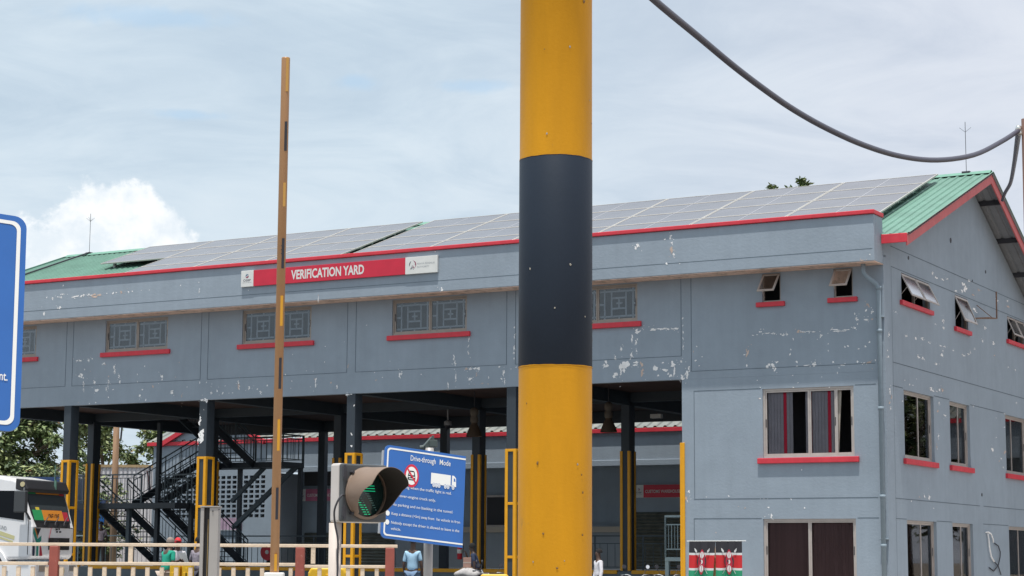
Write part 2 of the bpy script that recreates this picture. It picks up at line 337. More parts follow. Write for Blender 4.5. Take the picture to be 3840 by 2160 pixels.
CH = {
'F':'803,680,12,12 775,702,4,7 757,729,4,14 723,750,5,16 707,768,10,12 663,773,18,5 635,773,20,5 615,772,9,5 591,772,15,6 712,738,6,11 726,705,6,17 710,718,3,7 749,680,23,16 775,654,13,11 757,660,6,18 749,660,10,13 711,681,15,8 693,664,7,20 656,667,15,14 644,646,6,4 621,657,15,7 600,672,15,13 596,655,6,21 609,645,7,9 576,682,7,7 574,639,10,11 559,647,7,16 553,663,5,9 631,680,6,4 569,632,10,4 570,800,3,5 570,779,2,4 569,761,3,6 569,743,2,6 569,720,2,9 529,720,3,3 539,707,3,5 532,682,5,4 522,667,5,2 513,691,3,2 382,700,6,16 390,691,5,3 343,752,5,7 327,746,14,2 306,744,10,2 278,740,10,5 236,744,10,6 217,745,19,2 194,742,9,2 174,730,4,7 144,747,7,2 126,743,20,5 103,744,14,3 83,747,9,4 73,757,3,3 75,770,9,6 53,768,14,3 33,767,4,4 44,803,6,9 49,791,4,6 33,788,5,7 80,784,3,5 251,727,2,6 258,699,3,4 260,687,4,6 154,709,2,4 154,691,2,4 41,708,4,4 52,697,5,4 71,692,6,2 108,699,3,5 100,701,4,4 324,657,11,7 307,659,10,14 298,667,7,5 242,665,5,6 242,654,6,4 217,654,13,3 193,659,7,9 141,661,4,5 115,652,7,3 75,659,5,5 58,654,7,3 45,655,8,6 26,660,3,4 384,661,4,6 254,630,3,2 239,610,3,2 173,623,2,2 130,632,2,5 125,645,2,3 354,621,3,2 346,602,3,3 252,598,6,2 153,595,3,2 365,742,5,2 353,743,4,2 348,572,4,3 2736,778,12,4 2720,777,12,3 2683,776,5,7 2670,782,4,4 2621,763,7,5 2614,761,5,4 2701,748,3,6 2675,741,3,2 2575,749,5,18 2571,738,5,14 2716,728,13,9 2705,721,5,6 2449,748,4,3 2310,754,3,3 2554,719,5,7 2551,703,5,11 2598,721,4,6 2596,705,5,8 2656,707,8,12 2479,723,3,4 2477,699,2,6 2376,711,8,10 2226,687,3,6 2199,687,3,4 2075,682,4,8 2323,708,2,2 2704,707,3,7 1752,778,3,3 1682,789,2,2 1753,731,2,3 1667,715,2,9 1897,699,4,4 1820,707,2,2 1784,670,6,16 1788,680,4,4 1728,668,5,6 1706,655,4,7 1803,658,3,2 1965,668,4,6 1988,646,6,7 2002,658,4,4 2032,664,8,7 1876,656,3,2 1873,678,4,2 1567,669,4,4 1544,676,2,2 1483,681,7,11 1477,685,4,7 1572,692,3,2 1409,680,3,3 1299,722,4,11 1294,707,3,10 1248,774,3,9 1248,757,2,5 1249,737,3,9 1256,690,8,4 1241,689,7,6 1227,689,7,4 1214,687,13,7 1291,664,3,13 1317,648,3,6 1242,659,7,4 1180,661,3,6 1132,675,4,13 1138,656,6,4 1128,650,4,11 1146,690,6,4 1107,683,3,2 1097,802,4,4 1095,779,3,7 1097,741,3,13 1097,726,3,8 1097,713,3,6 1090,687,3,4 1872,759,2,3 1518,723,2,2 1603,835,2,2 347,572,4,3 232,381,2,4 504,313,2,2 439,315,3,3 349,307,2,2 339,307,2,2 328,307,2,2 263,305,2,4 412,287,2,2 393,283,3,3 326,284,5,3 226,282,3,4 318,262,4,11 337,260,2,3 477,219,2,3 556,326,5,7 563,313,4,11 560,304,2,8 2646,682,14,9 2607,682,6,8 2577,678,5,3 2596,653,4,5 2599,695,2,14 2414,681,4,9 2456,673,6,3 2466,656,7,7 2441,640,4,6 2336,662,13,7 2276,675,3,2 2296,646,2,14 2180,653,4,13 2156,656,5,7 2135,650,4,6 2074,675,4,22 2072,666,4,9 2126,673,3,3 2111,650,2,2 2096,650,3,2 2648,638,4,4 2701,690,2,18 2722,641,3,2 2675,636,3,3 1290,672,2,16 1316,642,2,12 1292,654,2,3 1241,659,7,6 1221,672,3,8 1203,645,9,2 1182,643,3,3 1319,634,2,2',
'P':'673,996,8,13 575,1014,7,7 590,1009,4,3 568,996,4,7 569,980,8,16 563,965,4,11 585,941,4,6 546,939,3,2 33,913,9,2 12,926,3,3 2811,983,5,4 2785,980,6,7 2764,982,5,3 2751,980,7,4 2746,989,12,3 2692,979,32,5 2690,973,6,3 2659,979,12,6 2634,980,18,5 2605,976,26,8 2742,1018,3,5 2556,981,6,3 2530,980,6,6 2517,981,6,4 2496,980,10,7 2466,980,5,5 2451,981,4,4 2415,982,3,2 2382,981,3,2 2257,988,3,3 2185,993,3,3 2183,964,2,12 2754,945,10,6 2762,945,5,2 2820,932,6,9 1993,956,3,3 1299,914,8,7 1731,925,3,3 1731,913,2,13 1322,1027,3,2',
'G':'155,620,6,2 196,612,6,4 225,612,6,3 257,632,6,2 31,581,9,11 42,567,7,8 27,550,9,7 34,539,11,5 380,615,25,6 405,612,18,3 437,612,13,2 463,617,8,8 489,618,11,8 133,563,5,4 454,582,8,8 440,558,10,8 506,550,14,5 442,488,7,8 426,460,8,10 428,453,6,2 789,596,8,4 985,480,18,10 1117,479,13,9 1075,456,12,6 1051,447,9,4 1095,429,7,3 1027,518,8,2 1033,577,6,2 1129,596,10,3 1272,640,9,3 258,316,8,3 305,319,10,8 349,318,12,11 189,303,6,3 383,289,6,2 1121,554,9,2 424,941,13,8 458,932,18,5 519,935,17,4 563,943,14,4 727,942,30,17 745,937,19,9 707,926,19,7 642,917,19,4 880,950,20,5 820,928,15,4 785,966,20,6 835,884,27,7 513,819,11,10 513,798,14,8 439,800,10,3 174,738,16,4 261,743,19,7 318,746,16,5 375,742,17,3 486,743,17,3 520,745,14,3 93,795,8,2 492,717,14,10 505,732,7,5 603,742,11,3 282,694,16,5 322,692,16,5 438,688,23,4 699,737,38,3 755,745,19,4 775,752,8,7 820,767,12,3 938,843,16,8 1080,942,17,7 1196,954,17,3 904,801,10,8 1025,807,20,8 1031,767,12,2 1185,745,9,2 1270,743,13,3 25,671,9,5 29,730,8,7 19,686,6,4 1205,938,21,6',
'C':'2209,630,17,10 2220,571,8,18 2214,523,22,26 2224,508,7,9 1665,629,13,5 1643,596,4,6 1651,511,4,6 1650,475,6,6',
}
rc = random.Random(3); CS = 1.25
def flake(mb, a, z, ww, h, fn, pink, mi=None):
    n = 12; ph = rc.random()*6.28; k = [rc.uniform(.45, 1.2) for _ in range(n)]; sh = rc.uniform(-.5, .5); pts = []; dd = rc.random()*.003
    for i in range(n):
        th = 2*math.pi*i/n; x = math.cos(th+.25*math.sin(2*th+ph))*ww*.52*k[i]; y = math.sin(th)*h*.54*k[i]; pts.append(fn(a+x+sh*y, z+y, dd))
    mb.add([fn(a, z, dd)]+pts, [(0, i+1, (i+1) % n+1) for i in range(n)], (1 if rc.random() < pink else 0) if mi is None else mi)
def blobs(mb, lst, fn, pink=.13):
    for t in lst.split():
        a, z, ww, h = [float(q)/100 for q in t.split(',')]; ww *= CS; h *= CS
        if max(ww, h) > .085:      # a large patch is a cluster of irregular flakes
            mi = 1 if rc.random() < pink else 0
            for _ in range(5): flake(mb, a+rc.gauss(0, .24)*ww, z+rc.gauss(0, .26)*h, ww*rc.uniform(.35, .8), h*rc.uniform(.3, .7), fn, pink, mi)
            for _ in range(3): flake(mb, a+rc.gauss(0, .8)*ww, z+rc.gauss(0, .8)*h, .02, .025, fn, pink, mi)
        else: flake(mb, a, z, ww, h, fn, pink)
w = MB(); blobs(w, CH['F'], lambda a, z, d=0: (-a, -.003-d, z)); w.build('bare_plaster', [M['chip'], M['chip2']], B)['kind'] = 'stuff'
w = MB(); blobs(w, CH['P'], lambda a, z, d=0: (-a, -.703-d, z)); w.build('bare_plaster', [M['chip'], M['chip2']], B)['kind'] = 'stuff'
w = MB(); blobs(w, CH['G'], lambda a, z, d=0: (.003+d, a, z)); w.build('bare_plaster', [M['chip'], M['chip2']], B)['kind'] = 'stuff'
w = MB(); blobs(w, CH['C'], lambda a, z, d=0: (-a, -.003-d, z), 0); w.build('bare_plaster', [M['chip'], M['chip2']], B)['kind'] = 'stuff'
# ---- windows
class Fr:   # maps (a along wall, d outward, z) to building space for the two facades
    def __init__(s, g): s.g = g
    def box(s, mb, a0, a1, d0, d1, z0, z1, mi=0):
        if s.g: mb.box(d0, d1, a0, a1, z0, z1, mi)
        else: mb.box(a0, a1, -d0, -d1, z0, z1, mi)
def window(g, a0, a1, z0, z1, sill=True, split=(.5,), glassm='glass', grille=False, frame='alu', rec=.06, dressing=None, sillz=None):
    F = Fr(g); f = MB(); t = .055
    F.box(f, a0, a1, -rec-.05, -rec+.02, z0, z0+t); F.box(f, a0, a1, -rec-.05, -rec+.02, z1-t, z1); F.box(f, a0, a0+t, -rec-.05, -rec+.02, z0+t, z1-t); F.box(f, a1-t, a1, -rec-.05, -rec+.02, z0+t, z1-t)
    win = f.build('window', M[frame], B)
    ed = [a0+t]+[a0+(a1-a0)*s for s in split]+[a1-t]
    for i in range(len(ed)-1):
        b0, b1 = ed[i], ed[i+1]; s = MB(); k = .045; dd = -rec-.012*(i % 2)
        F.box(s, b0, b1, dd-.03, dd, z0+t+.002, z0+t+k); F.box(s, b0, b1, dd-.03, dd, z1-t-k, z1-t-.002); F.box(s, b0, b0+k, dd-.03, dd, z0+t+k, z1-t-k); F.box(s, b1-k, b1, dd-.03, dd, z0+t+k, z1-t-k)
        hz = (z0+z1)/2; e = b0 if i == 0 else b1-k
        F.box(s, e+.012, e+.032, dd, dd+.012, hz-.11, hz+.11, 1)
        s.build('sash', [M[frame], M['iron']], win)
        p = MB(); F.box(p, b0+k*.5, b1-k*.5, dd-.018, dd-.012, z0+t+k*.5, z1-t-k*.5); p.build('pane', M[glassm], win)
    if grille:
        gr = MB(); d0, d1 = -rec-.10, -rec-.08
        for i in range(2):
            c0 = a0+t+(a1-a0-2*t)*(.5*i); c1 = c0+(a1-a0-2*t)*.5; W_ = c1-c0; H = z1-z0
            def gb(x0, x1, y0, y1): F.box(gr, c0+W_*x0, c0+W_*x1, d0, d1, z0+H*y0, z0+H*y1)
            b = .016/W_*1.3; bz = .018/H*1.3
            for x in (.15, .88): gb(x-b, x+b, .05, .95)
            for z in (.17, .84): gb(0.0, 1, z-bz, z+bz)
            for x in (.33, .70): gb(x-b, x+b, .17, .84)
            for z in (.38, .66): gb(.33, .70, z-bz, z+bz)
            gb(.52-b, .52+b, .38, .66); gb(.45, .60, .52-bz, .52+bz)
            gb(.52-b, .52+b, .84, .95); gb(.52-b, .52+b, .05, .17); gb(0, .15, .5-bz, .5+bz); gb(.88, 1, .5-bz, .5+bz)
        gr.build('security_grille', M['grille'], win)
    if sill:
        s = MB(); sz = sillz or (z0-.16, z0-.015); F.box(s, a0-.14, a1+.13, -.005, .085, *sz); s.build('sill', M['red'], win, bevel=.012, seg=2)
        s = MB(); F.box(s, a0, a1, -.11, -.006, z0-.015, z0-.001); s.build('inner_sill', M['plaster'], win)
    return win
for a0, a1, z0, z1 in FW[:5]: window(False, a0, a1, z0, z1, grille=True)
def open_window(g, a0, a1, z0, z1, n, swing, drop):
    F = Fr(g); f = MB(); t = .035; rec = .06
    F.box(f, a0, a1, -rec-.05, -rec+.02, z0, z0+t); F.box(f, a0, a1, -rec-.05, -rec+.02, z1-t, z1); F.box(f, a0, a0+t, -rec-.05, -rec+.02, z0+t, z1-t); F.box(f, a1-t, a1, -rec-.05, -rec+.02, z0+t, z1-t)
    for i in range(1, n): c = a0+(a1-a0)*i/n; F.box(f, c-.025, c+.025, -rec-.05, -rec+.02, z0+t, z1-t)
    win = f.build('window', M['alu'], B)
    for i in range(n):
        b0 = a0+(a1-a0)*i/n+.02; b1 = a0+(a1-a0)*(i+1)/n-.02
        def pt(a, s, off=0):   # s 0 hinge .. 1 bottom
            d = -.03+swing*s+off*drop; z = z1-.03-drop*s+off*swing
            return (d, a, z) if g else (a, -d, z)
        s = MB(); k = .05
        def rail(a, b, s0, s1):
            q = [pt(a, s0), pt(b, s0), pt(b, s1), pt(a, s1), pt(a, s0, .04), pt(b, s0, .04), pt(b, s1, .04), pt(a, s1, .04)]
            s.add(q, [(0, 1, 2, 3), (7, 6, 5, 4), (0, 4, 5, 1), (1, 5, 6, 2), (2, 6, 7, 3), (3, 7, 4, 0)])
        rail(b0, b1, 0, .08); rail(b0, b1, .92, 1); rail(b0, b0+k, .08, .92); rail(b1-k, b1, .08, .92)
        sh = s.build('open_sash', M['alulight'], win)
        p = MB(); p.add([pt(b0+k, .08, .02), pt(b1-k, .08, .02), pt(b1-k, .92, .02), pt(b0+k, .92, .02)], [(0, 1, 2, 3)]); p.build('pane', M['sashglass'], sh)
        st = MB(); st.bar(pt(b0+.02, .6), ((-.06, b0+.02, z0+.12) if g else (b0+.02, .06, z0+.12)), .012); st.build('stay', M['alulight'], win)
    s = MB(); F.box(s, a0-.16, a1+.13, -.005, .085, z0-.135, z0-.01); s.build('sill', M['red'], win, bevel=.012, seg=2)
open_window(False, *FW[5], 1, .46, .50); open_window(False, *FW[6], 1, .44, .48)
open_window(True, *GW[6], 2, .30, .60); open_window(True, *GW[7], 1, .30, .74); open_window(True, *GW[8], 2, .24, .58)
# first floor sliding window, right part open, with striped blinds
wm = window(False, *FW[7], split=(.51, .80), frame='alulight', glassm='darkglass')
for o in [c for c in wm.children if c.name.startswith('pane')][-1:]: bpy.data.objects.remove(o)
a0, a1, z0, z1 = FW[7]
b = MB(); x = a0+.1
while x < a0+1.95:
    gap = (a0+.75 < x < a0+1.12)
    if not gap: b.box(x, x+.082, .14, .15, z0+.08, z1-.08, 1 if (abs(x-a0-.56) < .045 or abs(x-a0-1.22) < .03 or abs(x-a0-1.78) < .045) else 0)
    x += .088
b.build('vertical_blind', [M['blind'], M['redblind']], wm)
b = MB(); b.prism([(a0+2.0, z0+.07), (a0+2.04, z0+.07), (a0+2.14, z1-.08), (a0+2.02, z1-.08)], .16, .2); b.build('curtain', M['cream'], wm)
wg = window(False, *FW[8], split=(.5,), frame='alulight', glassm='darkglass', sillz=(.72, .86))
a0, a1, z0, z1 = FW[8]
b = MB(); n = 44
for i in range(n): xa = a0+.05+(a1-a0-.1)*i/n; b.box(xa, xa+(a1-a0-.1)/n, .14+.004*(i % 2), .15+.004*(i % 2), z0, z1-.05, 0)
b.build('curtain', [M['curtain'], M['redblind']], wg)
for i, (a0, a1, z0, z1) in enumerate(GW[:6]):
    wn = window(True, a0, a1, z0, z1, split=(.58,) if i != 2 else (.4,), frame='alulight', glassm='darkglass', rec=.1)
    if i >= 3:
        b = MB(); b.box(-.24, -.22, a0+.05, a1-.05, z0+.6, z1-.05); b.build('curtain', M['purple'], wn)
    elif i < 2:
        b = MB(); b.box(-.24, -.22, a1-.62, a1-.2, z0, z1-.05); b.build('curtain', M['cream'], wn)
# ---- roof
def ribbed(mb, x0, x1, a, b, period=.25, h=.035, top=True, mi=0, nrm=(0, 0, 1)):
    """ribbed sheet between lines at a=(y,z) and b=(y,z), running along x"""
    n = int(round((x1-x0)/period)); prof = []
    for i in range(n):
        x = x0+i*period; prof += [(x, 0), (x+period*.62, 0), (x+period*.70, h), (x+period*.92, h)]
    prof.append((x1, 0)); k = len(mb.v)
    for x, d in prof: mb.v.append((x, a[0], a[1]+d)); mb.v.append((x, b[0], b[1]+d))
    for i in range(len(prof)-1): mb.f.append((k+2*i, k+2*i+1, k+2*i+3, k+2*i+2)); mb.m.append(mi)
XL, XR = -35.2, .7; XS = .73
rf = MB(); ribbed(rf, XL, XS, (-.15, ZE+.13), (VR, ZR+.13)); ribbed(rf, XL, XS, (VR, ZR+.13), (16.0, ZR+.13-(16-VR)*SLB))
RO = rf.build('roof', M['green'], B)
rf = MB(); ribbed(rf, XL, XS, (-.15, ZE+.075), (VR, ZR+.075), .3, .03); ribbed(rf, XL, XS, (VR, ZR+.075), (16.0, ZR+.075-(16-VR)*SLB), .3, .03); rf.build('roof_underside', M['under'], RO)
rf = MB()
for v in [1.0, 3.0, 5.0, 7.0, 9.2, 11.1, 12.9, 14.7]: rf.box(XL+.05, XR-.02, v-.04, v+.04, roofz(v)-.06, roofz(v)+.085)
rf.build('purlin', M['iron'], RO)
rc_ = MB()
rc_.add([(XL, VR-.22, ZR+.10), (XR+.02, VR-.22, ZR+.10), (XR+.02, VR, ZR+.22), (XL, VR, ZR+.22), (XL, VR+.22, ZR+.09), (XR+.02, VR+.22, ZR+.09)], [(0, 1, 2, 3), (3, 2, 5, 4)]); rc_.build('ridge_cap', M['greenlt'], RO)
fb = MB()
t = .30
fb.prism([(-.2, ZE+.11-t), (-.2, ZE+.11), (VR, ZR+.125), (VR, ZR+.125-t)], XR-.02, XR+.015, ax='x')
fb.build('bargeboard', M['redfade'], B)
fb = MB(); fb.prism([(VR, ZR+.12), (VR, ZR-.2), (16.05, ZR-.2-(16.05-VR)*SLB), (16.05, ZR+.12-(16.05-VR)*SLB)], XR-.02, XR+.015, ax='x'); fb.build('bargeboard', M['redfade'], B)
fb = MB(); fb.prism([(-.2, ZE+.18-t), (-.2, ZE+.18), (VR, ZR+.2), (16.05, ZR+.2-(16.05-VR)*SLB), (16.05, ZR-.14-(16.05-VR)*SLB), (VR, ZR-.14)], XL-.02, XL+.02, ax='x'); fb.build('bargeboard', M['green'], B)
fb = MB(); fb.box(.031, XR+.02, -.235, -.2, ZE-.10, ZE+.14); fb.build('fascia', M['red'], B, bevel=.01, seg=1)
fb = MB(); fb.bar((-34.1, -.1, roofz(-.1)+.2), (-34.1, VR, ZR+.24), .09, .05); fb.build('roof_strap', M['iron'], RO)
fb = MB()
for v in (.9, 2.6): pass
# lightning rods
for u in (34.1, .04):
    r_ = MB(); zt = ZR+.2; hgt = 1.55
    r_.tube([(-u, VR, zt), (-u, VR, zt+hgt)], .009, 6)
    for k in range(4):
        t_ = k*math.pi/2+.3; r_.tube([(-u, VR, zt+hgt*.80), (-u+.17*math.cos(t_), VR+.17*math.sin(t_), zt+hgt*.80+.14)], .005, 5)
    r_.box(-u-.12, -u+.12, VR-.08, VR+.08, zt-.03, zt+.04)
    r_.build('lightning_rod', M['iron'], B)
# downpipe
d = MB(); d.tube([(-.42, -.36, 9.09), (-.42, -.36, 8.86), (-.36, -.32, 8.76), (-.15, -.16, 8.56), (-.1, -.13, 8.44), (-.1, -.13, .2)], .062, 12)
for z in (8.42, 7.3, 5.3, 3.05, 1.8): d.tube([(-.1, -.13, z), (-.1, -.13, z+.09)], .076, 12)
for z in (7.7, 2.0): d.box(-.2, 0.0, -.14, -.003, z, z+.03)
d.build('downpipe', M['pipe'], B, smooth=True)
# small fittings on the gable
b = MB(); b.tube([(.02, 8.23, 8.58), (.33, 8.6, 8.62), (.36, 9.4, 8.69), (.36, 9.42, 9.5)], .025, 6); b.tube([(.02, 8.5, 9.0), (.34, 9.0, 8.66)], .012, 5); b.tube([(.03, 8.23, 8.58), (.36, 9.4, 8.69)], .02, 6); b.build('aerial_bracket', M['rust'], B)
b = MB()
for v, z, s in ((6.05, 10.6, .075), (2.1, 9.55, .05), (9.6, 10.15, .05), (8.15, 9.7, .03), (8.55, 3.4, .05)): b.tube([(-.01, v, z), (.012, v, z)], s, 10)
b.build('pipe_stub', M['iron'], B)
lp = [(8.74, 2.31), (8.96, 2.28), (9.15, 2.3), (9.5, 2.12)]
b = MB(); b.tube([(.03, 8.74, 2.31), (.05, 8.95, 2.32), (.06, 9.2, 2.27), (.06, 9.4, 2.12), (.05, 9.45, 2.02)], .022, 6, mi=1)
b.tube([(.04, 8.93, 2.28), (.05, 8.98, 2.1), (.05, 9.03, 1.87), (.06, 9.15, 1.61), (.06, 9.44, 1.46)], .026, 6, mi=1)
b.tube([(.06, 9.44, 1.46), (.05, 9.91, 1.34), (.04, 10.23, 1.07)], .018, 6); b.tube([(.05, 9.6, 2.0), (.05, 10.0, 1.92), (.05, 10.18, 1.75), (.05, 10.15, 1.6), (.06, 9.88, 1.34), (.05, 9.41, 1.18), (.04, 9.01, 1.28)], .018, 6)
b.build('loose_cable', [M['iron'], M['chip']], B, smooth=True)
# ---------------------------------------------------------------- solar array
RY = [1.72, 3.065, 4.41, 5.755, 7.10]
ang = math.atan(SLF)
def solar(u0, u1, r, label, grp):
    zc = lambda v: 10.10+(v+.15)*SLF
    v0, v1 = RY[r]+.012, RY[r+1]-.012
    vm = (v0+v1)/2; um = (u0+u1)/2
    t = bthing('solar_panel', um, vm, zc(vm)-.01, label, 'solar panel', grp)
    hw = (u1-u0)/2-.012; hl = (v1-v0)/2/math.cos(ang)
    def tr(mb):
        c, s = math.cos(ang), math.sin(ang); mb.v = [(x, y*c-z*s, y*s+z*c) for x, y, z in mb.v]; return mb
    k = .034
    f = MB(); f.box(-hw, hw, -hl, -hl+k, -.03, .012); f.box(-hw, hw, hl-k, hl, -.03, .012); f.box(-hw, -hw+k, -hl+k, hl-k, -.03, .012); f.box(hw-k, hw, -hl+k, hl-k, -.03, .012)
    tr(f).build('frame', M['pvframe'], t)
    g = MB(); g.box(-hw+k, hw-k, -hl+k, hl-k, -.01, .004); tr(g).build('cells', M['pv'], t)
    g = MB(); g.box(-.012, .012, -hl+k, hl-k, .005, .007); tr(g).build('busbar', M['pvline'], t)
rows = ['bottom', 'third', 'second', 'top']; nth = ['first', 'second', 'third', 'fourth', 'fifth', 'sixth']
ub = [.62, 3.54, 6.46, 9.38, 12.29, 15.2, 18.1]
for c in range(6):
    for r in range(4):
        solar(ub[c], ub[c+1], r, f'solar panel in the {rows[r]} row of the long array, {nth[c]} column from the gable', 'solar panels on the green roof')
ub = [18.52, 21.48, 24.44, 27.4, 30.4]
for c in range(4):
    for r in range(4):
        if c == 3 and r < 2: continue
        solar(ub[c], ub[c+1], r, f'solar panel in the {rows[r]} row of the left array, {nth[c]} from the gap', 'solar panels on the green roof')
t = bthing('mounting_rack', 15, 0, 0, 'aluminium rails and feet under the solar panels on the green roof', 'solar rack')
w = MB()
for r in range(4):
    for f_ in (.25, .75):
        v = RY[r]+(RY[r+1]-RY[r])*f_; z = 10.02+(v+.15)*SLF
        for a, b_ in ((.66, 18.05), (18.56, 27.3 if r < 2 else 30.3)): w.box(15-a, 15-b_, v-.025, v+.025, z-.02, z+.03)
w.build('rail', M['galv'], t)
w = MB()
for r in (2, 3):
    for f_ in (.25, .75):
        v = RY[r]+(RY[r+1]-RY[r])*f_; z = 10.02+(v+.15)*SLF
        for a in (30.0, 28.0): w.box(15-a-.04, 15-a+.04, v-.05, v+.05, z-.17, z-.02)
w.build('rail_foot', M['galv'], t)
# ---------------------------------------------------------------- writing
def text_mb(mb, s, x, z, h, w=None, y=0, mi=0, align='L', bold=0, mat4=None, spacing=1):
    """flat raised letters on the plane y, cap height h, optional overall width w; x,z = left end of the base line"""
    c = bpy.data.curves.new('t', 'FONT'); c.body = s; c.size = 1; c.resolution_u = 3; c.offset = bold; c.space_character = spacing
    o = bpy.data.objects.new('t', c); me = bpy.data.meshes.new_from_object(o)
    vs = [v.co.copy() for v in me.vertices]; fs = [tuple(p.vertices) for p in me.polygons]
    bpy.data.objects.remove(o); bpy.data.curves.remove(c); bpy.data.meshes.remove(me)
    if not vs: return
    x0 = min(v.x for v in vs); x1 = max(v.x for v in vs); capk = h/.69
    kx = (w/(x1-x0)) if w else capk
    off = {'L': 0, 'C': -.5, 'R': -1}[align]*(x1-x0)*kx
    mb.add([(x+off+(v.x-x0)*kx, y, z+v.y*capk) for v in vs], fs, mi)
def crescent(mb, cx, cz, r, a0, a1, wid, y, mi=0, n=16, sx=1):
    pts = []
    for i in range(n+1):
        t = a0+(a1-a0)*i/n; k = math.sin(math.pi*i/n); pts.append((t, k))
    o = [(cx+r*math.cos(t)*sx, y, cz+r*math.sin(t)) for t, k in pts]; i_ = [(cx+(r-wid*k)*math.cos(t)*sx, y, cz+(r-wid*k)*math.sin(t)) for t, k in pts]
    mb.add(o+i_, [(j, j+1, n+1+j+1, n+1+j) for j in range(n)], mi)
def stroke(mb, pts, ws, y, mi=0):
    L_ = []; R_ = []
    for i, (a, b) in enumerate(pts):
        p = pts[max(i-1, 0)]; q = pts[min(i+1, len(pts)-1)]; dx, dz = q[0]-p[0], q[1]-p[1]; l = math.hypot(dx, dz); nx, nz = -dz/l, dx/l
        L_.append((a+nx*ws[i]/2, y, b+nz*ws[i]/2)); R_.append((a-nx*ws[i]/2, y, b-nz*ws[i]/2))
    n = len(pts); mb.add(L_+R_, [(j, j+1, n+j+1, n+j) for j in range(n-1)], mi)
def lion(mb, cx, cz, r, y, navy=0, mar=1):
    crescent(mb, cx, cz, r, R(112), R(205), r*.22, y, navy, sx=.95); crescent(mb, cx, cz, r, R(88), R(-42), r*.24, y, mar, sx=.95)
    stroke(mb, [(cx+.70*r, cz-.60*r), (cx+.42*r, cz-.92*r+.1*r), (cx+.05*r, cz-.30*r), (cx, cz-.05*r)], [.02*r, .2*r, .12*r, .02*r], y+.0004, mar)
    for dx in (-.42, -.12): stroke(mb, [(cx+(dx+.22)*r, cz-.1*r), (cx+(dx+.15)*r, cz-.5*r), (cx+(dx-.1)*r, cz-.95*r), (cx+(dx-.22)*r, cz-1.05*r)], [.02*r, .11*r, .16*r, .04*r], y+.0008, navy)
    stroke(mb, [(cx+.18*r, cz-.95*r), (cx+.3*r, cz-1.1*r)], [.16*r, .1*r], y+.0008, navy)
    stroke(mb, [(cx+.55*r, cz+.05*r), (cx+.75*r, cz)], [.05*r, .12*r], y+.001, navy)
def osbp(mb, x, z, w, h, y, blue=0, mar=1, grey=2):
    r = w*.13; crescent(mb, x+w/2, z+h*.66, r, R(20), R(215), r*.8, y, blue); crescent(mb, x+w/2, z+h*.66, r, R(200), R(380), r*.9, y, mar)
    text_mb(mb, 'OSBP', x+w/2, z+h*.33, h*.14, w*.60, y, grey, 'C'); text_mb(mb, 'ONE STOP BORDER POST', x+w/2, z+h*.24, h*.03, w*.74, y, grey, 'C')
# main sign on the parapet
S = bthing('building_sign', 16.62, -.70, 9.66, 'long red and white sign reading VERIFICATION YARD on the parapet', 'sign')
w = MB(); w.box(-3.54+.47, 2.42, -.075, -.012, .004, .496); w.build('red_board', M['signred'], S, bevel=.006, seg=1)
w = MB(); w.box(-3.54, -3.54+.468, -.082, -.012, 0, .50); w.build('white_board', M['signwhite'], S, bevel=.006, seg=1)
w = MB(); w.box(2.422, 3.52, -.082, -.012, 0, .50); w.build('white_board', M['signwhite'], S, bevel=.006, seg=1)
w = MB(); text_mb(w, 'VERIFICATION YARD', -1.66, .125, .265, 2.64, -.078, bold=.030); w.build('lettering', M['signwhite'], S)
w = MB(); osbp(w, -3.54, 0, .468, .5, -.085); w.build('emblem', [mat('slate_ink', (.12, .2, .3), .5), M['maroon'], M['navy']], S)
w = MB(); lion(w, 2.68, .27, .125, -.085); w.build('emblem', [M['navy'], M['maroon']], S)
w = MB(); text_mb(w, 'KENYA REVENUE', 2.83, .265, .05, .60, -.085); text_mb(w, 'AUTHORITY', 2.83, .17, .05, .42, -.085); w.build('lettering', M['greyink'], S)
w = MB()
for x in (-3.3, -2, -.6, .9, 2.2, 3.3): w.box(x-.02, x+.02, -.012, 0, .1, .4)
w.build('bracket', M['galv'], S)
# ---------------------------------------------------------------- loading platform and warehouse behind
t = bthing('loading_dock', 0, 7.3, 0, 'raised grey loading platform with a yellow painted edge under the building', 'loading dock')
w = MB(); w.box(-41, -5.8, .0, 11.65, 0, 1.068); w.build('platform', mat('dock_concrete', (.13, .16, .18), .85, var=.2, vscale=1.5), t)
w = MB()
for a, b in ((41, 33.45), (33.0, 27.9), (27.45, 22.35), (21.85, 16.8), (16.3, 11.3), (10.8, 5.85)): w.box(-a, -b, -.02, .1, 1.0, 1.12)
w.build('yellow_edge', M['yellow'], t, bevel=.01, seg=1)
G2 = bthing('warehouse', 18, 19, 0, 'low grey warehouse with red fascia and ribbed roof behind the open bays', 'building')
def gx(u): return 18-u
w = MB()
w.box(gx(33.3), gx(-4), 0, .2, 5.0, 6.3); w.box(gx(33.3), gx(-4), .2, 2.0, 5.3, 5.4); w.box(gx(33.3), gx(-4), 2.0, 2.15, 1.0, 5.3)
hl = []
for i in range(18):
    for j in range(9):
        a = gx(39.05)+i*.302; z = 3.12+j*.205
        hl.append((a, a+.215, z, z+.135))
wall_holes(w, 'x', gx(39.8), gx(33.3), 1.0, 6.3, 0, .2, hl)
w.box(gx(39.8), gx(39.6), .2, 8, 1, 6.3); w.box(gx(33.5), gx(33.3), .2, 2, 1, 5.0)
w.add([(gx(39.0), -.05, 6.35), (gx(34.0), -.05, 6.35), (gx(36.5), -.05, 7.55), (gx(39.0), .2, 6.35), (gx(34.0), .2, 6.35), (gx(36.5), .2, 7.55)], [(0, 1, 2), (3, 5, 4), (0, 3, 4, 1), (1, 4, 5, 2), (2, 5, 3, 0)])
w.build('front_wall', M['wall'], G2)
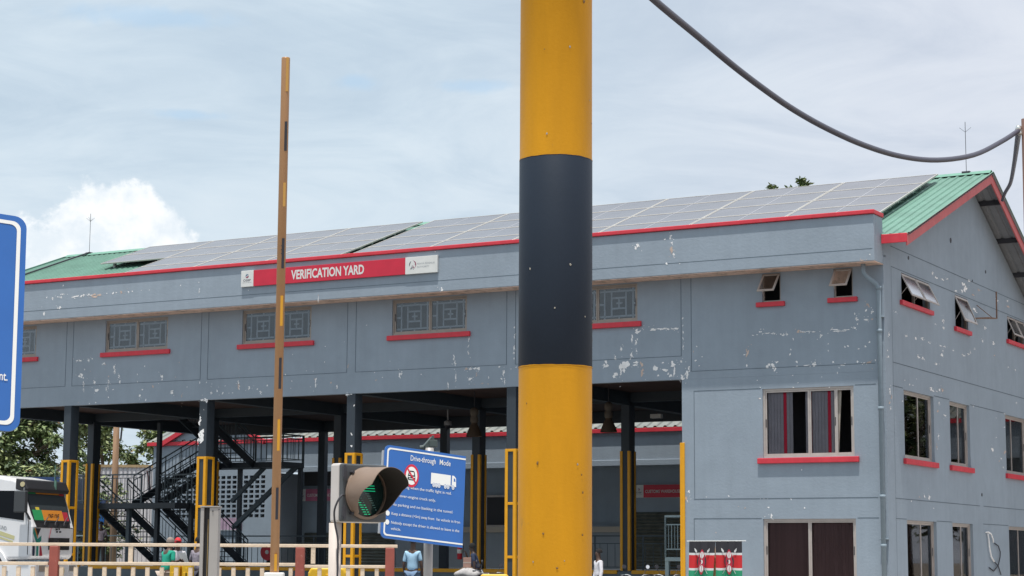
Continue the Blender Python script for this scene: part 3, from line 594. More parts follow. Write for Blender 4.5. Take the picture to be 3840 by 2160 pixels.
w = MB(); w.box(gx(39.4), gx(33.5), .45, .5, 1, 6.2); w.build('shade_partition', M['room'], G2)  # dark sheet added behind the vent holes in place of the shade inside
w = MB()
for i in range(18):
    for j in range(9):
        a = gx(39.05)+i*.302; z = 3.12+j*.205
        w.add([(a, .19, z), (a+.215, .19, z), (a+.215, .03, z+.001), (a, .03, z+.001), (a, .195, z+.06), (a+.215, .195, z+.06)], [(0, 1, 2, 3), (3, 2, 5, 4)])
w.build('vent_louvre', mat('louvre_brown', (.20, .17, .14), .9), G2)
w = MB(); w.box(gx(40.1), gx(-4), -.12, -.02, 6.26, 6.42); w.build('fascia', M['red'], G2, bevel=.012, seg=1)
w = MB(); w.box(gx(33.3), gx(-4), -.05, -.002, 5.0, 5.22); w.build('lintel_band', M['wall'], G2, bevel=.01, seg=1)
w = MB(); w.bar((gx(39.3), -.1, 6.3), (gx(36.5), -.1, 7.64), .2, .2, up=(0, 1, 0)); w.bar((gx(33.7), -.1, 6.3), (gx(36.5), -.1, 7.64), .2, .2, up=(0, 1, 0)); w.build('bargeboard', M['red'], G2)
w = MB(); ribbed(w, gx(40.1), gx(-4), (-.12, 6.43), (7, 9.3), .42, .06); ribbed(w, gx(40.1), gx(-4), (7, 9.3), (14, 6.4), .42, .06); w.build('roof', M['greyroof'], G2)
w = MB()
for u in (13.6, 12.4): w.box(gx(u)-.05, gx(u)+.35, .5, .58, 6.78, 6.83); w.box(gx(u), gx(u)+.05, .5, .55, 6.6, 6.8)
w.build('gutter_bracket', M['galv'], G2)
def shutter(u0, u1, z0, z1):
    s = MB(); n = int((z1-z0)/.13)
    for i in range(n):
        z = z0+i*.13; s.add([(gx(u0), 1.98, z), (gx(u1), 1.98, z), (gx(u1), 1.93, z+.05), (gx(u0), 1.93, z+.05), (gx(u1), 1.98, z+.13), (gx(u0), 1.98, z+.13)], [(0, 1, 2, 3), (3, 2, 4, 5)])
    return s.build('roller_shutter', mat('shutter_steel', (.16, .17, .15), .4, .5, var=.3, vscale=2), G2)
shutter(17.3, 12.0, 1.07, 3.4); shutter(33.0, 28.4, 1.07, 2.62)
s = MB(); s.box(gx(25.5), gx(17.7), 1.7, 1.99, 2.5, 2.72); s.build('beam', M['cream'], G2)
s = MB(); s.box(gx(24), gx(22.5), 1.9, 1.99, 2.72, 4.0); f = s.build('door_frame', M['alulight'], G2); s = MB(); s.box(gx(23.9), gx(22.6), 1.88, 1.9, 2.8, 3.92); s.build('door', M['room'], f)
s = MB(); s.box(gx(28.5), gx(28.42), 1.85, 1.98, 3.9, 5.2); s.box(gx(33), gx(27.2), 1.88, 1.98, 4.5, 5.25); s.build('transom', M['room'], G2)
def board_sign(name, u, v, z, w_, h, label, txt, red):
    t = bthing(name, u, v, z, label, 'sign'); b = MB(); b.box(0, w_, -.05, 0, 0, h); b.build('white_board', M['signwhite'], t)
    b = MB(); b.box(.38, w_-(.38 if w_ < 3.5 else .0), -.056, -.051, 0.004, h-.004); b.build('red_board', red, t)
    b = MB(); text_mb(b, txt, .46, h*.36, h*.24, min(w_-.95, len(txt)*.085), -.06, bold=.01); b.build('lettering', M['signwhite'], t)
    b = MB(); osbp(b, 0, 0, .38, h, -.06); lion(b, w_-.18, h*.5, h*.22, -.06); b.build('emblem', [M['greyink'], M['maroon'], M['navy']], t)
board_sign('warehouse_sign', 17.25, 20.99, 3.84, 2.95, .50, 'red and white sign reading CUSTOMS WAREHOUSE 2 above the shutter', 'CUSTOMS WAREHOUSE 2', M['signred'])
board_sign('warehouse_sign', 33.25, 20.86, 3.84, 2.95, .52, 'sun-bleached pink sign reading CUSTOMS WAREHOUSE, partly behind a column', 'CUSTOMS WAREHOUSE', M['signpink'])
t = bthing('notice_board', 36.1, 18.98, 2.58, 'faded pink and grey notice board below the vent blocks', 'notice board')
b = MB(); b.box(0, 1.25, -.05, 0, 0, .52); b.build('board', mat('faded_notice', (.46, .32, .42), .7, var=.25, vscale=3), t)
b = MB(); b.box(-.02, 1.27, -.06, -.051, -.02, .02); b.build('rim', M['greyink'], t)
# ---------------------------------------------------------------- lamps, camera
def bell(u, v, z, label):
    t = bthing('hanging_lamp', u, v, z, label, 'lamp', 'bell lamps under the building')
    b = MB(); b.lathe([(.26, 0), (.245, .06), (.21, .16), (.15, .30), (.10, .40), (.10, .43)], n=24); b.build('shade', mat('dusty_brown_shade', (.07, .045, .027), .6), t, smooth=True)
    b = MB(); b.lathe([(.10, .43), (.125, .46), (.125, .60), (.09, .66), (.13, .70), (.13, .86), (.05, .92)], n=20); b.build('ballast', mat('dusty_ballast', (.10, .08, .06), .7), t, smooth=True)
    b = MB(); b.tube([(0, 0, .9), (0, 0, 6.72-z)], .015, 6); b.build('rod', M['iron'], t)
bell(15.15, 4.9, 5.28, 'brown bell lamp hanging left of the striped post'); bell(10.42, 4.94, 5.30, 'brown bell lamp hanging right of the striped post, near the floodlight')
t = bthing('security_camera', 18.55, 8.9, 5.95, 'white dome camera hanging from the dark ceiling', 'camera')
b = MB(); b.lathe([(0, -.1), (.06, -.085), (.1, -.03), (.11, .02)], n=18); b.build('dome', M['ink'], t, smooth=True)
b = MB(); b.lathe([(.11, .02), (.13, .03), (.13, .16), (.05, .2)], n=18); b.tube([(0, 0, .2), (0, 0, .77)], .03, 8); b.build('housing', mat('dusty_white', (.3, .3, .31), .6), t, smooth=True)
t = bthing('floodlight', 12.3, 12.4, 6.3, 'flat white floodlight under the dark ceiling', 'lamp')
b = MB(); b.box(-.2, .2, -.1, .1, -.04, .1); b.build('housing', M['signwhite'], t, bevel=.01); b = MB(); b.box(-.02, .02, -.02, .02, .1, .42); b.build('bracket', M['iron'], t)
# ---------------------------------------------------------------- railings and stairs
def railing(mb, p, q, h=1.1, step=.28, low=.12, mid=.92, r=.018, posts=1.6, pr=.028):
    p = Vector(p); q = Vector(q); Z = Vector((0, 0, 1)); L_ = (q-p).length
    mb.bar(p+Z*h, q+Z*h, pr*1.7); mb.bar(p+Z*mid, q+Z*mid, r*1.6); mb.bar(p+Z*low, q+Z*low, r*1.6)
    n = max(1, int(L_/step))
    for i in range(1, n): c = p+(q-p)*i/n; mb.bar(c+Z*low, c+Z*mid, r)
    n = max(1, int(round(L_/posts)))
    for i in range(n+1): c = p+(q-p)*i/n; mb.bar(c, c+Z*h, pr*1.5)
def rail_thing(u0, u1, v, z, label, m='dark', **k):
    t = bthing('railing', (u0+u1)/2, v, z, label, 'railing', 'railings on the loading platform')
    b = MB(); railing(b, (-(u0-u1)/2, 0, 0), ((u0-u1)/2, 0, 0), 1.18, **k); b.build('bars', M[m], t)
M['railblue'] = mat('blue_grey_rail', (.09, .125, .15), .5)
M['raillight'] = mat('light_blue_grey_rail', (.24, .31, .33), .5)
rail_thing(10.6, 5.9, 12.2, 1.07, 'dark railing in front of the roller shutter at the right', 'railblue'); rail_thing(16.4, 10.9, 12.2, 1.07, 'dark railing above the yellow edge, left of the lit platform', 'railblue')
rail_thing(33.2, 25.0, 12.6, 1.07, 'dark railing left below the pink notice board', 'railblue')
rail_thing(40.5, 34.0, 11.0, 1.07, 'pale blue-grey railing behind the truck and the first columns', 'raillight')
ST = bthing('steel_staircase', 31.3, 8.7, 1.07, 'dark steel open staircase climbing in flights to the upper floor', 'staircase')
def sx(u): return 31.3-u
def sv(v): return v-8.7
def sz(z): return z-1.07
def flight(u0, u1, v0, z0, v1, z1, rl=True, rr=True):
    a, b = sx(u0), sx(u1); y0, y1, c0, c1 = sv(v0), sv(v1), sz(z0), sz(z1)
    f = MB()
    for x in (a, b): f.bar((x, y0, c0-.08), (x, y1, c1-.08), .07, .27, up=(0, 0, 1))
    fo = f.build('flight', M['dark'], ST)
    n = int(abs(z1-z0)/.18); f = MB()
    for i in range(1, n): y = y0+(y1-y0)*i/n; z = c0+(c1-c0)*i/n; f.box(a+.03, b-.03, y-.13, y+.13, z-.03, z)
    f.build('tread', M['dark'], fo)
    f = MB()
    for x, on in ((a, rl), (b, rr)):
        if on: railing(f, (x, y0, c0), (x, y1, c1), 1.0, .22, .16, .82, .016, 1.1, .024)
    f.build('handrail', M['railblue'], fo)
flight(32.2, 31.0, 8.75, 3.45, 12.4, 5.05); flight(30.5, 29.4, 12.4, 5.05, 9.0, 6.85); flight(33.9, 32.5, 8.75, 3.35, 12.6, 1.07); flight(30.6, 29.5, 8.6, 3.35, 12.3, 1.1)
def landing(u0, u1, v0, v1, z, name='landing'):
    l = MB(); l.box(sx(u0), sx(u1), sv(v0), sv(v1), sz(z)-.2, sz(z)); return l.build(name, M['dark'], ST)
lo = landing(35.2, 29.4, 7.75, 8.75, 3.40)
f = MB(); railing(f, (sx(35.2), sv(7.78), sz(3.4)), (sx(31.0), sv(7.78), sz(3.4)), 1.05, .2); railing(f, (sx(31.0), sv(8.7), sz(3.4)), (sx(29.4), sv(8.7), sz(3.4)), 1.05, .2); railing(f, (sx(35.2), sv(8.72), sz(3.4)), (sx(33.9), sv(8.72), sz(3.4)), 1.05, .2); f.build('guard_rail', M['railblue'], lo)
lo = landing(32.3, 28.0, 12.4, 13.8, 5.07)
f = MB(); railing(f, (sx(32.3), sv(13.75), sz(5.07)), (sx(28.0), sv(13.75), sz(5.07)), 1.05, .24); railing(f, (sx(29.35), sv(12.45), sz(5.07)), (sx(28.05), sv(12.45), sz(5.07)), 1.05, .24); railing(f, (sx(28.05), sv(12.45), sz(5.07)), (sx(28.05), sv(13.75), sz(5.07)), 1.05, .24); f.build('guard_rail', M['railblue'], lo)
f = MB(); f.bar((sx(29.4), sv(13.2), sz(4.95)), (sx(31.0), sv(13.2), sz(3.6)), .14); f.bar((sx(28.2), sv(13.6), sz(4.95)), (sx(31.2), sv(13.6), sz(2.6)), .16); f.build('brace', M['railblue'], ST)
for u, v, z in ((31.0, 8.72, 6.4), (32.25, 8.6, 3.4), (35.1, 7.9, 3.4), (29.4, 8.7, 3.4), (31.0, 13.7, 5.0), (28.1, 13.7, 5.0)):
    f = MB(); f.box(sx(u)-.075, sx(u)+.075, sv(v)-.075, sv(v)+.075, 0, sz(z)); f.build('post', M['dark'] if u != 32.25 else M['railblue'], ST)
# small lit platform beside the right-hand wall
t = bthing('access_platform', 6.35, 1.9, .2, 'light blue-grey steel landing with railing beside the yellow wall guard', 'steel platform')
b = MB(); b.box(-.62, .55, -.4, .9, 1.22, 1.33); b.build('deck', M['raillight'], t, bevel=.01)
b = MB(); railing(b, (-.6, -.38, 1.33), (.52, -.38, 1.33), 1.13, .17, .22, .9, .02, 1.1, .034); railing(b, (-.6, -.38, 1.33), (-.6, .85, 1.33), 1.13, .2, .22, .9, .02, 1.2, .034); b.build('guard_rail', M['raillight'], t)
for x, y in ((-.56, -.34), (.5, -.34), (-.56, .84)): b = MB(); b.box(x-.055, x+.055, y-.055, y+.055, 0, 1.215); b.build('leg', M['raillight'], t)
# hose reel, extinguisher, box
t = bthing('hose_reel', 28.2, 11.9, 1.3, 'red hose reel on the loading platform behind the barrier arm', 'hose reel')
b = MB(); b.v = []; b.tube([(0, -.09, .34), (0, -.11, .34)], .31, 28); b.tube([(0, .09, .34), (0, .11, .34)], .31, 28); b.build('flange', M['red'], t)
b = MB(); b.tube([(0, -.085, .34), (0, .085, .34)], .24, 24); b.build('hose', M['rubber'], t); b = MB(); b.tube([(0, -.13, .34), (0, -.112, .34)], .08, 16); b.build('hub', M['signwhite'], t); b = MB(); b.box(-.03, .03, -.1, .1, -.23, .05); b.build('stand', M['iron'], t)
t = bthing('fire_extinguisher', 17.1, 7.35, 1.42, 'red fire extinguisher with white label hung below the blue sign', 'extinguisher')
b = MB(); b.lathe([(0, 0), (.085, .01), (.085, .42), (.05, .50), (.025, .53)], n=18); b.build('cylinder', M['red'], t, smooth=True); b = MB(); b.lathe([(.088, .2), (.088, .33)], n=18); b.build('paper_label', M['signwhite'], t); b = MB(); b.box(-.02, .08, -.02, .02, .53, .58); b.tube([(.07, 0, .55), (.14, 0, .42), (.12, 0, .2)], .012, 6); b.build('hose', M['rubber'], t)
# flags
def kenya(t, w_, h, mirror=False, skew=0):
    cw = MB(); nx, nz = 26, 34
    bands = [(0, .285, 0), (.285, .34, 1), (.34, .66, 2), (.66, .715, 1), (.715, 1, 3)]
    def pt(s, q, dy=0):
        f_ = .5+.5*q; y = .016*math.sin(s*17+q*2.0)*(.3+q)+.006*math.sin(s*41+1.3)+dy
        x = w_*(s*(1-.12*q*(skew > 0)) - .035*q*(skew > 0)*(1-s)) if skew > 0 else w_*s
        return (x, y, -h*q-.01*math.sin(s*9)*q)
    for q0, q1, mi in bands:
        n = max(2, int((q1-q0)*nz)); k = len(cw.v)
        for j in range(n+1):
            for i in range(nx+1): cw.v.append(pt(i/nx, q0+(q1-q0)*j/n))
        for j in range(n):
            for i in range(nx): cw.f.append((k+j*(nx+1)+i, k+j*(nx+1)+i+1, k+(j+1)*(nx+1)+i+1, k+(j+1)*(nx+1)+i)); cw.m.append(mi)
    cl = cw.build('cloth', [mat('flag_black', (.035, .033, .04), .7), M['paperwhite'], mat('flag_red', (.68, .025, .03), .7), mat('flag_green', (.03, .34, .17), .7)], t, smooth=True)
    e = MB()
    def fill(poly, mi, dy):   # poly in (s,q) fan with subdivision to follow the folds
        c = (sum(p[0] for p in poly)/len(poly), sum(p[1] for p in poly)/len(poly)); n = len(poly)
        vs = [pt(*c, dy)]
        for f_ in (.5, 1): vs += [pt(c[0]+(a-c[0])*f_, c[1]+(b-c[1])*f_, dy) for a, b in poly]
        e.add(vs, [(0, i+1, (i+1) % n+1) for i in range(n)]+[(i+1, i+1+n, (i+1) % n+1+n, (i+1) % n+1) for i in range(n)], mi)
    for sgn in (-1, 1):   # crossed spears behind the shield
        k_ = .011; hx, tx = .5+sgn*.20, .5-sgn*.25
        fill([(hx-k_, .29), (hx+k_, .29), (.5+k_, .52), (tx+k_, .80), (tx-k_, .80), (.5-k_, .52)], 1, -.020)
        fill([(.5+sgn*.30, .165), (.5+sgn*.285, .235), (.5+sgn*.235, .28), (.5+sgn*.195, .275), (.5+sgn*.195, .235), (.5+sgn*.245, .195)], 1, -.024)
    def lens(cx, cy, rx, ry, n=24): return [(cx+rx*math.cos(2*math.pi*i/n)*(1-.35*abs(math.sin(2*math.pi*i/n))**2), cy+ry*math.sin(2*math.pi*i/n)) for i in range(n)]
    fill(lens(.5, .50, .185, .21), 3, -.028); fill(lens(.5, .52, .135, .315), 2, -.031)
    for c, rx, ry in ((.345, .078, .088), (.515, .042, .058), (.685, .078, .09)): fill(lens(.5, c, rx, ry), 1, -.034)
    for c in (.345, .685): fill([(.492, c-.08), (.508, c-.08), (.508, c+.08), (.492, c+.08)], 2, -.036)
    e.build('shield_and_spears', [M['maroon'], M['paperwhite'], mat('shield_red', (.55, .02, .05), .7), mat('shield_black', (.05, .04, .05), .7)], t, smooth=True)
FLP = Vector((4.46, 49.0, 1.925))
for i, lab in enumerate(('black, red and green flag with a shield, left of the pair', 'black, red and green flag with a shield, right of the pair')):
    t = empty('flag', FLP+Vector((.66*i, .01*i, .006*i)), 0, lab, 'flag', 'flags hung from a horizontal rod')
    kenya(t, .655, 1.0, skew=1 if i == 0 else 0)
t = empty('flag_stand', (5.08, 49.12, .2), 0, 'brown ridged wooden stake with a thin white rod carrying two flags', 'flag stand')
b = MB(); b.tube([(0, 0, 0), (0, 0, .5), (.01, 0, 1.0), (.02, 0, 1.70)], [.07, .065, .045, .02], 8)
for k in range(6): b.tube([(.01, 0, 1.05+k*.05), (.01, 0, 1.062+k*.05)], .052, 8)
b.build('stake', mat('ochre_wood', (.42, .24, .10), .8, var=.2, vscale=8), t, smooth=True)
b = MB(); b.tube([(-.68, -.1, 1.725), (.80, -.1, 1.74)], .012, 6); b.build('rod', M['white'], t)
# ---------------------------------------------------------------- truck
T = empty('parked_truck', (-13.95, 57, .2), -R(17.5), 'white high-roofed truck cab with flag stickers, behind the cream rail', 'truck')
Z0 = .2
wh = mat('truck_white', (.87, .86, .86), .3, var=.03, coat=.4, dirt=((.5, .45, .4), .62, .85, 2)); blk = mat('black_plastic', (.025, .025, .028), .5)
def xf(z): return .06 if z < 2.3 else (.06-(z-2.3)*.34)
b = MB(); b.prism([(-2.3, 1.3), (-.02, 1.36), (.05, 1.5), (.06, 2.3), (-.28, 3.3), (-.38, 3.58), (-.62, 3.70), (-1.4, 3.82), (-2.3, 3.86)], 0, 2.4)
b.v = [(x, y, z-Z0) for x, y, z in b.v]; b.build('cab', wh, T, bevel=.10, seg=6)
def fpanel(mb, y0, y1, z0, z1, off, mi=0, n=10):
    k = len(mb.v)
    for i in range(n+1):
        y = y0+(y1-y0)*i/n; c = -.012*abs((y-1.2)/1.2)**4
        mb.v.append((xf(z0)+off+c, y, z0-Z0)); mb.v.append((xf(z1)+off+c, y, z1-Z0))
    for i in range(n): mb.f.append((k+2*i, k+2*i+1, k+2*i+3, k+2*i+2)); mb.m.append(mi)
b = MB(); fpanel(b, .12, 2.30, 2.28, 3.36, .012); ws = b.build('windscreen_surround', blk, T)
b = MB(); fpanel(b, .17, 2.25, 2.46, 3.30, .019); b.build('glass', mat('windscreen', (.05, .06, .065), .12, spec=.4), ws)
grn = mat('banner_green', (.02, .28, .09), .7); orn = mat('banner_orange', (.62, .22, .02), .7); rdd = mat('banner_red', (.42, .02, .04), .7)
b = MB(); fpanel(b, .20, .72, 2.50, 2.80, .026, 0); fpanel(b, .72, 1.86, 2.50, 2.80, .026, 1); fpanel(b, 1.86, 2.16, 2.50, 2.76, .026, 2); ban = b.build('banner', [grn, orn, rdd], ws)
b = MB(); fpanel(b, .12, .62, 3.27, 3.37, .03, 0); fpanel(b, .62, 1.95, 3.27, 3.38, .04, 1); fpanel(b, 1.95, 2.22, 3.25, 3.36, .03, 2); b.build('top_banner', [grn, orn, rdd], ws)
b = MB(); tmp = MB(); text_mb(tmp, 'ONE LOVE', 0, 0, .15, .62, bold=.03)
b.add([(xf(2.6)+.035, 0.98+x, 2.54+z-Z0) for x, y, z in tmp.v], tmp.f); b.build('lettering', M['ink'], ban)
b = MB(); fpanel(b, .78, .92, 2.74, 3.12, .018, 0, 2); fpanel(b, .74, 1.2, 3.1, 3.2, .018, 0, 2); fpanel(b, 1.6, 1.70, 2.84, 3.2, .018, 1, 2); fpanel(b, .42, .62, 2.75, 2.88, .02, 2, 2); b.build('hanging_ornament', [mat('ornament', (.25, .2, .08), .8), mat('paper_strip', (.35, .42, .38), .8), mat('yellow_toy', (.65, .5, .05), .7)], ws)
b = MB()
for y in (.62, 1.22, 1.72): b.bar((.09, y, 2.40-Z0), (.03, y+.3, 2.60-Z0), .02); b.tube([(.1, y, 2.36-Z0), (.13, y, 2.36-Z0)], .045, 8)
b.build('wiper', M['iron'], ws)
b = MB(); b.prism([(-.54, 3.38-Z0), (-.17, 3.30-Z0), (-.13, 3.40-Z0), (-.25, 3.66-Z0), (-.54, 3.70-Z0)], -.012, 2.36); vis = b.build('sun_visor', blk, T, bevel=.03, seg=3)
b = MB(); b.tube([(-.30, -.03, 3.53-Z0), (-.30, .01, 3.53-Z0)], .075, 14); b.build('marker_lamp', mat('lamp_lens', (.6, .52, .3), .3), vis)
b = MB(); b.tube([(-.2, 1.6, 3.66-Z0), (-.2, 1.6, 4.15-Z0)], .012, 5); b.box(-.2, -.14, 1.57, 1.63, 3.4-Z0, 3.70-Z0); b.build('pennant_rod', M['green'], vis)
b = MB(); b.prism([(-2.2, 2.72-Z0), (-.22, 2.48-Z0), (-.22, 2.7-Z0), (-.48, 3.34-Z0), (-2.2, 3.36-Z0)], -.012, .01); b.build('side_window', mat('side_glass', (.006, .008, .012), .25, spec=.15), T)
b = MB()
for pts in ([(-.06, 1.5), (-.06, 2.45), (-.34, 3.4)],): b.tube([(x, -.004, z-Z0) for x, z in pts], .012, 5)
b.build('door_seam', M['iron'], T)
b = MB(); b.box(-.34, .03, -.40, -.22, 2.70-Z0, 3.33-Z0); b.bar((-.1, -.25, 3.34-Z0), (-.25, 0, 3.42-Z0), .06); b.bar((-.02, -.25, 2.74-Z0), (-.02, .02, 2.50-Z0), .06); b.build('wing_mirror', mat('mirror_grey', (.06, .065, .07), .5), T, bevel=.04, seg=3)
b = MB(); fpanel(b, .92, 2.12, 1.64, 1.99, .012); gr = b.build('grille', blk, T)
b = MB(); b.tube([(.08, 1.5, 1.80-Z0), (.10, 1.5, 1.80-Z0)], .16, 24); b.build('emblem', mat('chrome', (.6, .6, .62), .15, 1), gr); b = MB(); b.tube([(.1, 1.5, 1.80-Z0), (.105, 1.5, 1.80-Z0)], .12, 24); b.build('emblem_field', blk, gr)
b = MB()
for y, z, l in ((1.30, 2.24, .12), (1.46, 2.25, .08), (1.33, 2.17, .1), (1.50, 2.17, .12)): fpanel(b, y, y+l, z-.025, z+.025, .012, 0, 2)
b.build('maker_plate', M['iron'], T)
b = MB(); b.bar((.075, 1.05, 2.28-Z0), (.075, .95, 1.98-Z0), .02, .004, up=(1, 0, 0)); b.build('stripe', M['red'], T)
# flag stickers wrapped on the near front corner
def fp(mb, pts, mi): mb.add([(.075-.0*y, y, z-Z0) for y, z in pts]+[(.079, y, z-Z0) for y, z in pts], [tuple(range(len(pts))), tuple(reversed(range(len(pts), 2*len(pts))))], mi)
b = MB()
fp(b, [(.16, 2.26), (.46, 2.26), (.31, 2.04)], 0); fp(b, [(.10, 2.26), (.155, 2.26), (.31, 2.02), (.31, 1.96)], 5); fp(b, [(.05, 2.22), (.08, 2.28), (.29, 1.94), (.29, 1.78), (.05, 2.1)], 1); fp(b, [(.5, 2.05), (.29, 1.94), (.29, 1.78), (.5, 1.9)], 1)
fp(b, [(.24, 1.78), (.36, 1.78), (.36, 1.46), (.24, 1.46)], 1); fp(b, [(.05, 2.1), (.24, 1.80), (.24, 1.46), (.18, 1.46), (.18, 1.75), (.05, 2.0)], 2); fp(b, [(.05, 1.90), (.15, 1.70), (.15, 1.46), (.05, 1.46)], 3); fp(b, [(.36, 1.8), (.42, 1.8), (.42, 1.46), (.36, 1.46)], 2); fp(b, [(.42, 1.85), (.52, 1.7), (.60, 1.46), (.42, 1.46)], 4)
b.build('flag_sticker', [M['ink'], mat('teal_green', (.02, .25, .19), .5), wh, M['navy'], rdd, orn], T)
b = MB(); b.add([(x, -.006, z-Z0) for x, z in ((-1.6, 2.22), (-.52, 1.92), (-.5, 2.03), (-1.6, 2.36))], [(0, 1, 2, 3)]); b.add([(x, -.008, z-Z0) for x, z in ((-1.6, 2.12), (-.56, 1.84), (-.55, 1.89), (-1.6, 2.19))], [(0, 1, 2, 3)])
tmp = MB(); text_mb(tmp, 'UND', 0, 0, .11, .22, bold=.02); b.add([(-1.0+x, -.007, 2.24-.22*x+z-Z0) for x, y, z in tmp.v], tmp.f, 1)
b.build('door_decal', [mat('pale_yellow', (.62, .58, .30), .5), M['greyink']], T)
b = MB(); b.box(-2.3, .22, -.02, 2.42, .75-Z0, 1.28-Z0); b.build('bumper', wh, T, bevel=.08, seg=3)
b = MB(); b.box(.2, .235, .8, 1.6, .95-Z0, 1.1-Z0); b.build('number_plate', mat('plate_yellow', (.6, .5, .1), .5), T)
for y in (.35, 2.05): b = MB(); b.box(.2, .24, y-.2, y+.2, 1.0-Z0, 1.2-Z0); b.build('headlight', mat('headlamp_glass', (.5, .5, .5), .1, .5), T, bevel=.02)
b = MB(); n = 14
pr = [(-1.45+.78*math.cos(math.pi*i/n), 1.02+.78*math.sin(math.pi*i/n)-Z0) for i in range(n+1)]+[(-1.45-.66*math.cos(math.pi*i/n), 1.02+.66*math.sin(math.pi*i/n)-Z0) for i in range(n+1)]
b.prism(pr, -.06, .5); b.build('wheel_arch', wh, T)
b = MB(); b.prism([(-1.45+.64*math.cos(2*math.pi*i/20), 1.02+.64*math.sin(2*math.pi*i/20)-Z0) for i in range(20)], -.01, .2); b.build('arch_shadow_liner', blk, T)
for x, y in ((-1.45, .02), (-1.45, 2.1), (-4.9, .02), (-4.9, 2.1)):
    b = MB(); b.tube([(x, y, .5), (x, y+.3, .5)], .5, 24); wv = b.build('wheel', M['rubber'], T); b = MB(); b.tube([(x, y-.02, .5), (x, y, .5)], .28, 18); b.build('rim', M['galv'], wv)
b = MB(); b.box(-6.5, -2.2, .75, 1.65, .75, 1.0); b.build('chassis', blk, T)
# ---------------------------------------------------------------- trees, walls and other things behind
lf = [mat('leaf_mid', (.15, .205, .075), .6, var=.25, vscale=1.2), mat('leaf_light', (.27, .31, .13), .6, var=.2, vscale=1.2), mat('leaf_dark', (.06, .095, .04), .7, var=.2), mat('leaf_dry', (.22, .13, .06), .8)]
bark = mat('tree_bark', (.14, .10, .07), .9, var=.3, vscale=8)
def tree(name, loc, h, blobs_, n, ls, label, seed, group=None, mixw=(5, 3, 3, .4), trunk=.22, droop=0):
    rr = random.Random(seed); t = empty(name, loc, 0, label, 'tree', group)
    tb = MB(); top = Vector((0, 0, h*.55)); tb.tube([(0, 0, 0), (.1, .05, h*.25), (0, .1, h*.55)], [trunk, trunk*.8, trunk*.6], 9)
    for bx, by, bz, br, bh in blobs_:
        m_ = top.lerp(Vector((bx, by, bz)), .5)+Vector((0, 0, .15)); tb.tube([top, m_, (bx, by, bz+.2*bh)], [trunk*.5, trunk*.3, trunk*.08], 6)
        for k in range(5): tb.tube([m_, (bx+rr.uniform(-.7, .7)*br, by+rr.uniform(-.7, .7)*br, bz+rr.uniform(-.5, .7)*bh)], [trunk*.2, trunk*.03], 5)
    tb.build('trunk', bark, t)
    c = MB(); tot = sum(b[3]**2*b[4] for b in blobs_)
    for bx, by, bz, br, bh in blobs_:
        clumps = []
        for _ in range(max(6, int(38*(br**2*bh/tot)**.5))):
            while True:
                p = Vector((rr.uniform(-1, 1), rr.uniform(-1, 1), rr.uniform(-1, 1)))
                if .25 < p.length < 1: break
            p = p.normalized()*p.length**.5
            clumps.append((Vector((bx+p.x*br, by+p.y*br, bz+p.z*bh)), rr.uniform(.22, .42)*br, rr.random()))
        for _ in range(int(n*br**2*bh/tot)):
            cc, cr, cm = rr.choice(clumps); q = Vector((rr.gauss(0, .5), rr.gauss(0, .5), rr.gauss(0, .32)-.0))*cr; p = cc+q
            a = Vector((rr.uniform(-1, 1), rr.uniform(-1, 1), rr.uniform(-.6, .5)-droop)).normalized(); w_ = a.cross(Vector((rr.uniform(-1, 1), rr.uniform(-1, 1), 1))).normalized()
            s = ls*rr.uniform(.6, 1.4); mi = rr.choices((0, 1, 2, 3), mixw)[0]
            if rr.random() < .5: mi = 0 if cm < .4 else (1 if cm < .72 else 2)
            c.add([p, p+a*s*.5+w_*s*.22, p+a*s, p+a*s*.5-w_*s*.22], [(0, 1, 2, 3)], mi)
    c.build('crown', lf, t)
tree('leafy_tree', (-22.5, 86, 0), 8.5, [(-1.6, 0, 5.3, 1.9, 1.2), (.2, .3, 6.6, 2.0, 1.3), (1.6, -.2, 5.2, 1.7, 1.1), (-.3, .2, 4.4, 2.4, .8), (2.6, .3, 6.6, 1.3, 1.2), (-3.0, 0, 6.6, 1.6, 1.3), (2.3, -.6, 4.9, 1.6, .6), (-.6, -.8, 5.2, 1.8, .9), (1.0, 0, 7.6, 1.6, .9), (-3.2, 0, 5.2, 1.5, 1.0), (.4, -1.6, 4.75, 1.6, .45), (-1.8, -1.6, 4.7, 1.5, .45), (2.0, -1.6, 4.9, 1.0, .4), (-3.4, -1, 4.2, 1.6, .9), (-1.6, -1, 3.6, 1.5, .8)], 34000, .25, 'broad feathery green tree above the truck cab', 1, 'trees behind the yard', droop=.35)
tree('leafy_tree', (-19.9, 96, 0), 9, [(-.9, 0, 7.0, 1.0, 1.5), (.2, 0, 6.2, .75, 1.4), (-.6, 0, 8.4, 1.2, 1.1)], 6500, .25, 'slender green tree between the first two dark columns, left of the wooden pole', 2, 'trees behind the yard', droop=.3)
tree('leafy_tree', (-17.9, 98, 0), 9, [(-.4, 0, 5.9, 1.1, 1.1), (.9, 0, 6.9, 1.2, 1.2), (.1, .2, 7.6, .9, .7), (2.6, 0, 7.2, 1.0, .7), (4.0, 0, 7.4, 1.1, .6)], 6500, .25, 'airy green tree just right of the wooden pole, above the white wall', 3, 'trees behind the yard', mixw=(5, 5, 2, .5), droop=.2)
tree('shrub', (-16.9, 82, 1), 3.2, [(0, 0, 2.7, .7, 1.1), (.5, 0, 1.2, .9, .8)], 1500, .2, 'thin green shrub seen through the staircase railings', 4, None, mixw=(4, 5, 1, 1.5))
tree('shrub', (-20.5, 82, 0), 2.2, [(0, 0, 1.6, 1.4, .8), (2.4, 0, 1.7, 1.0, .7)], 1500, .22, 'low green shrub behind the first column at the left', 5, None)
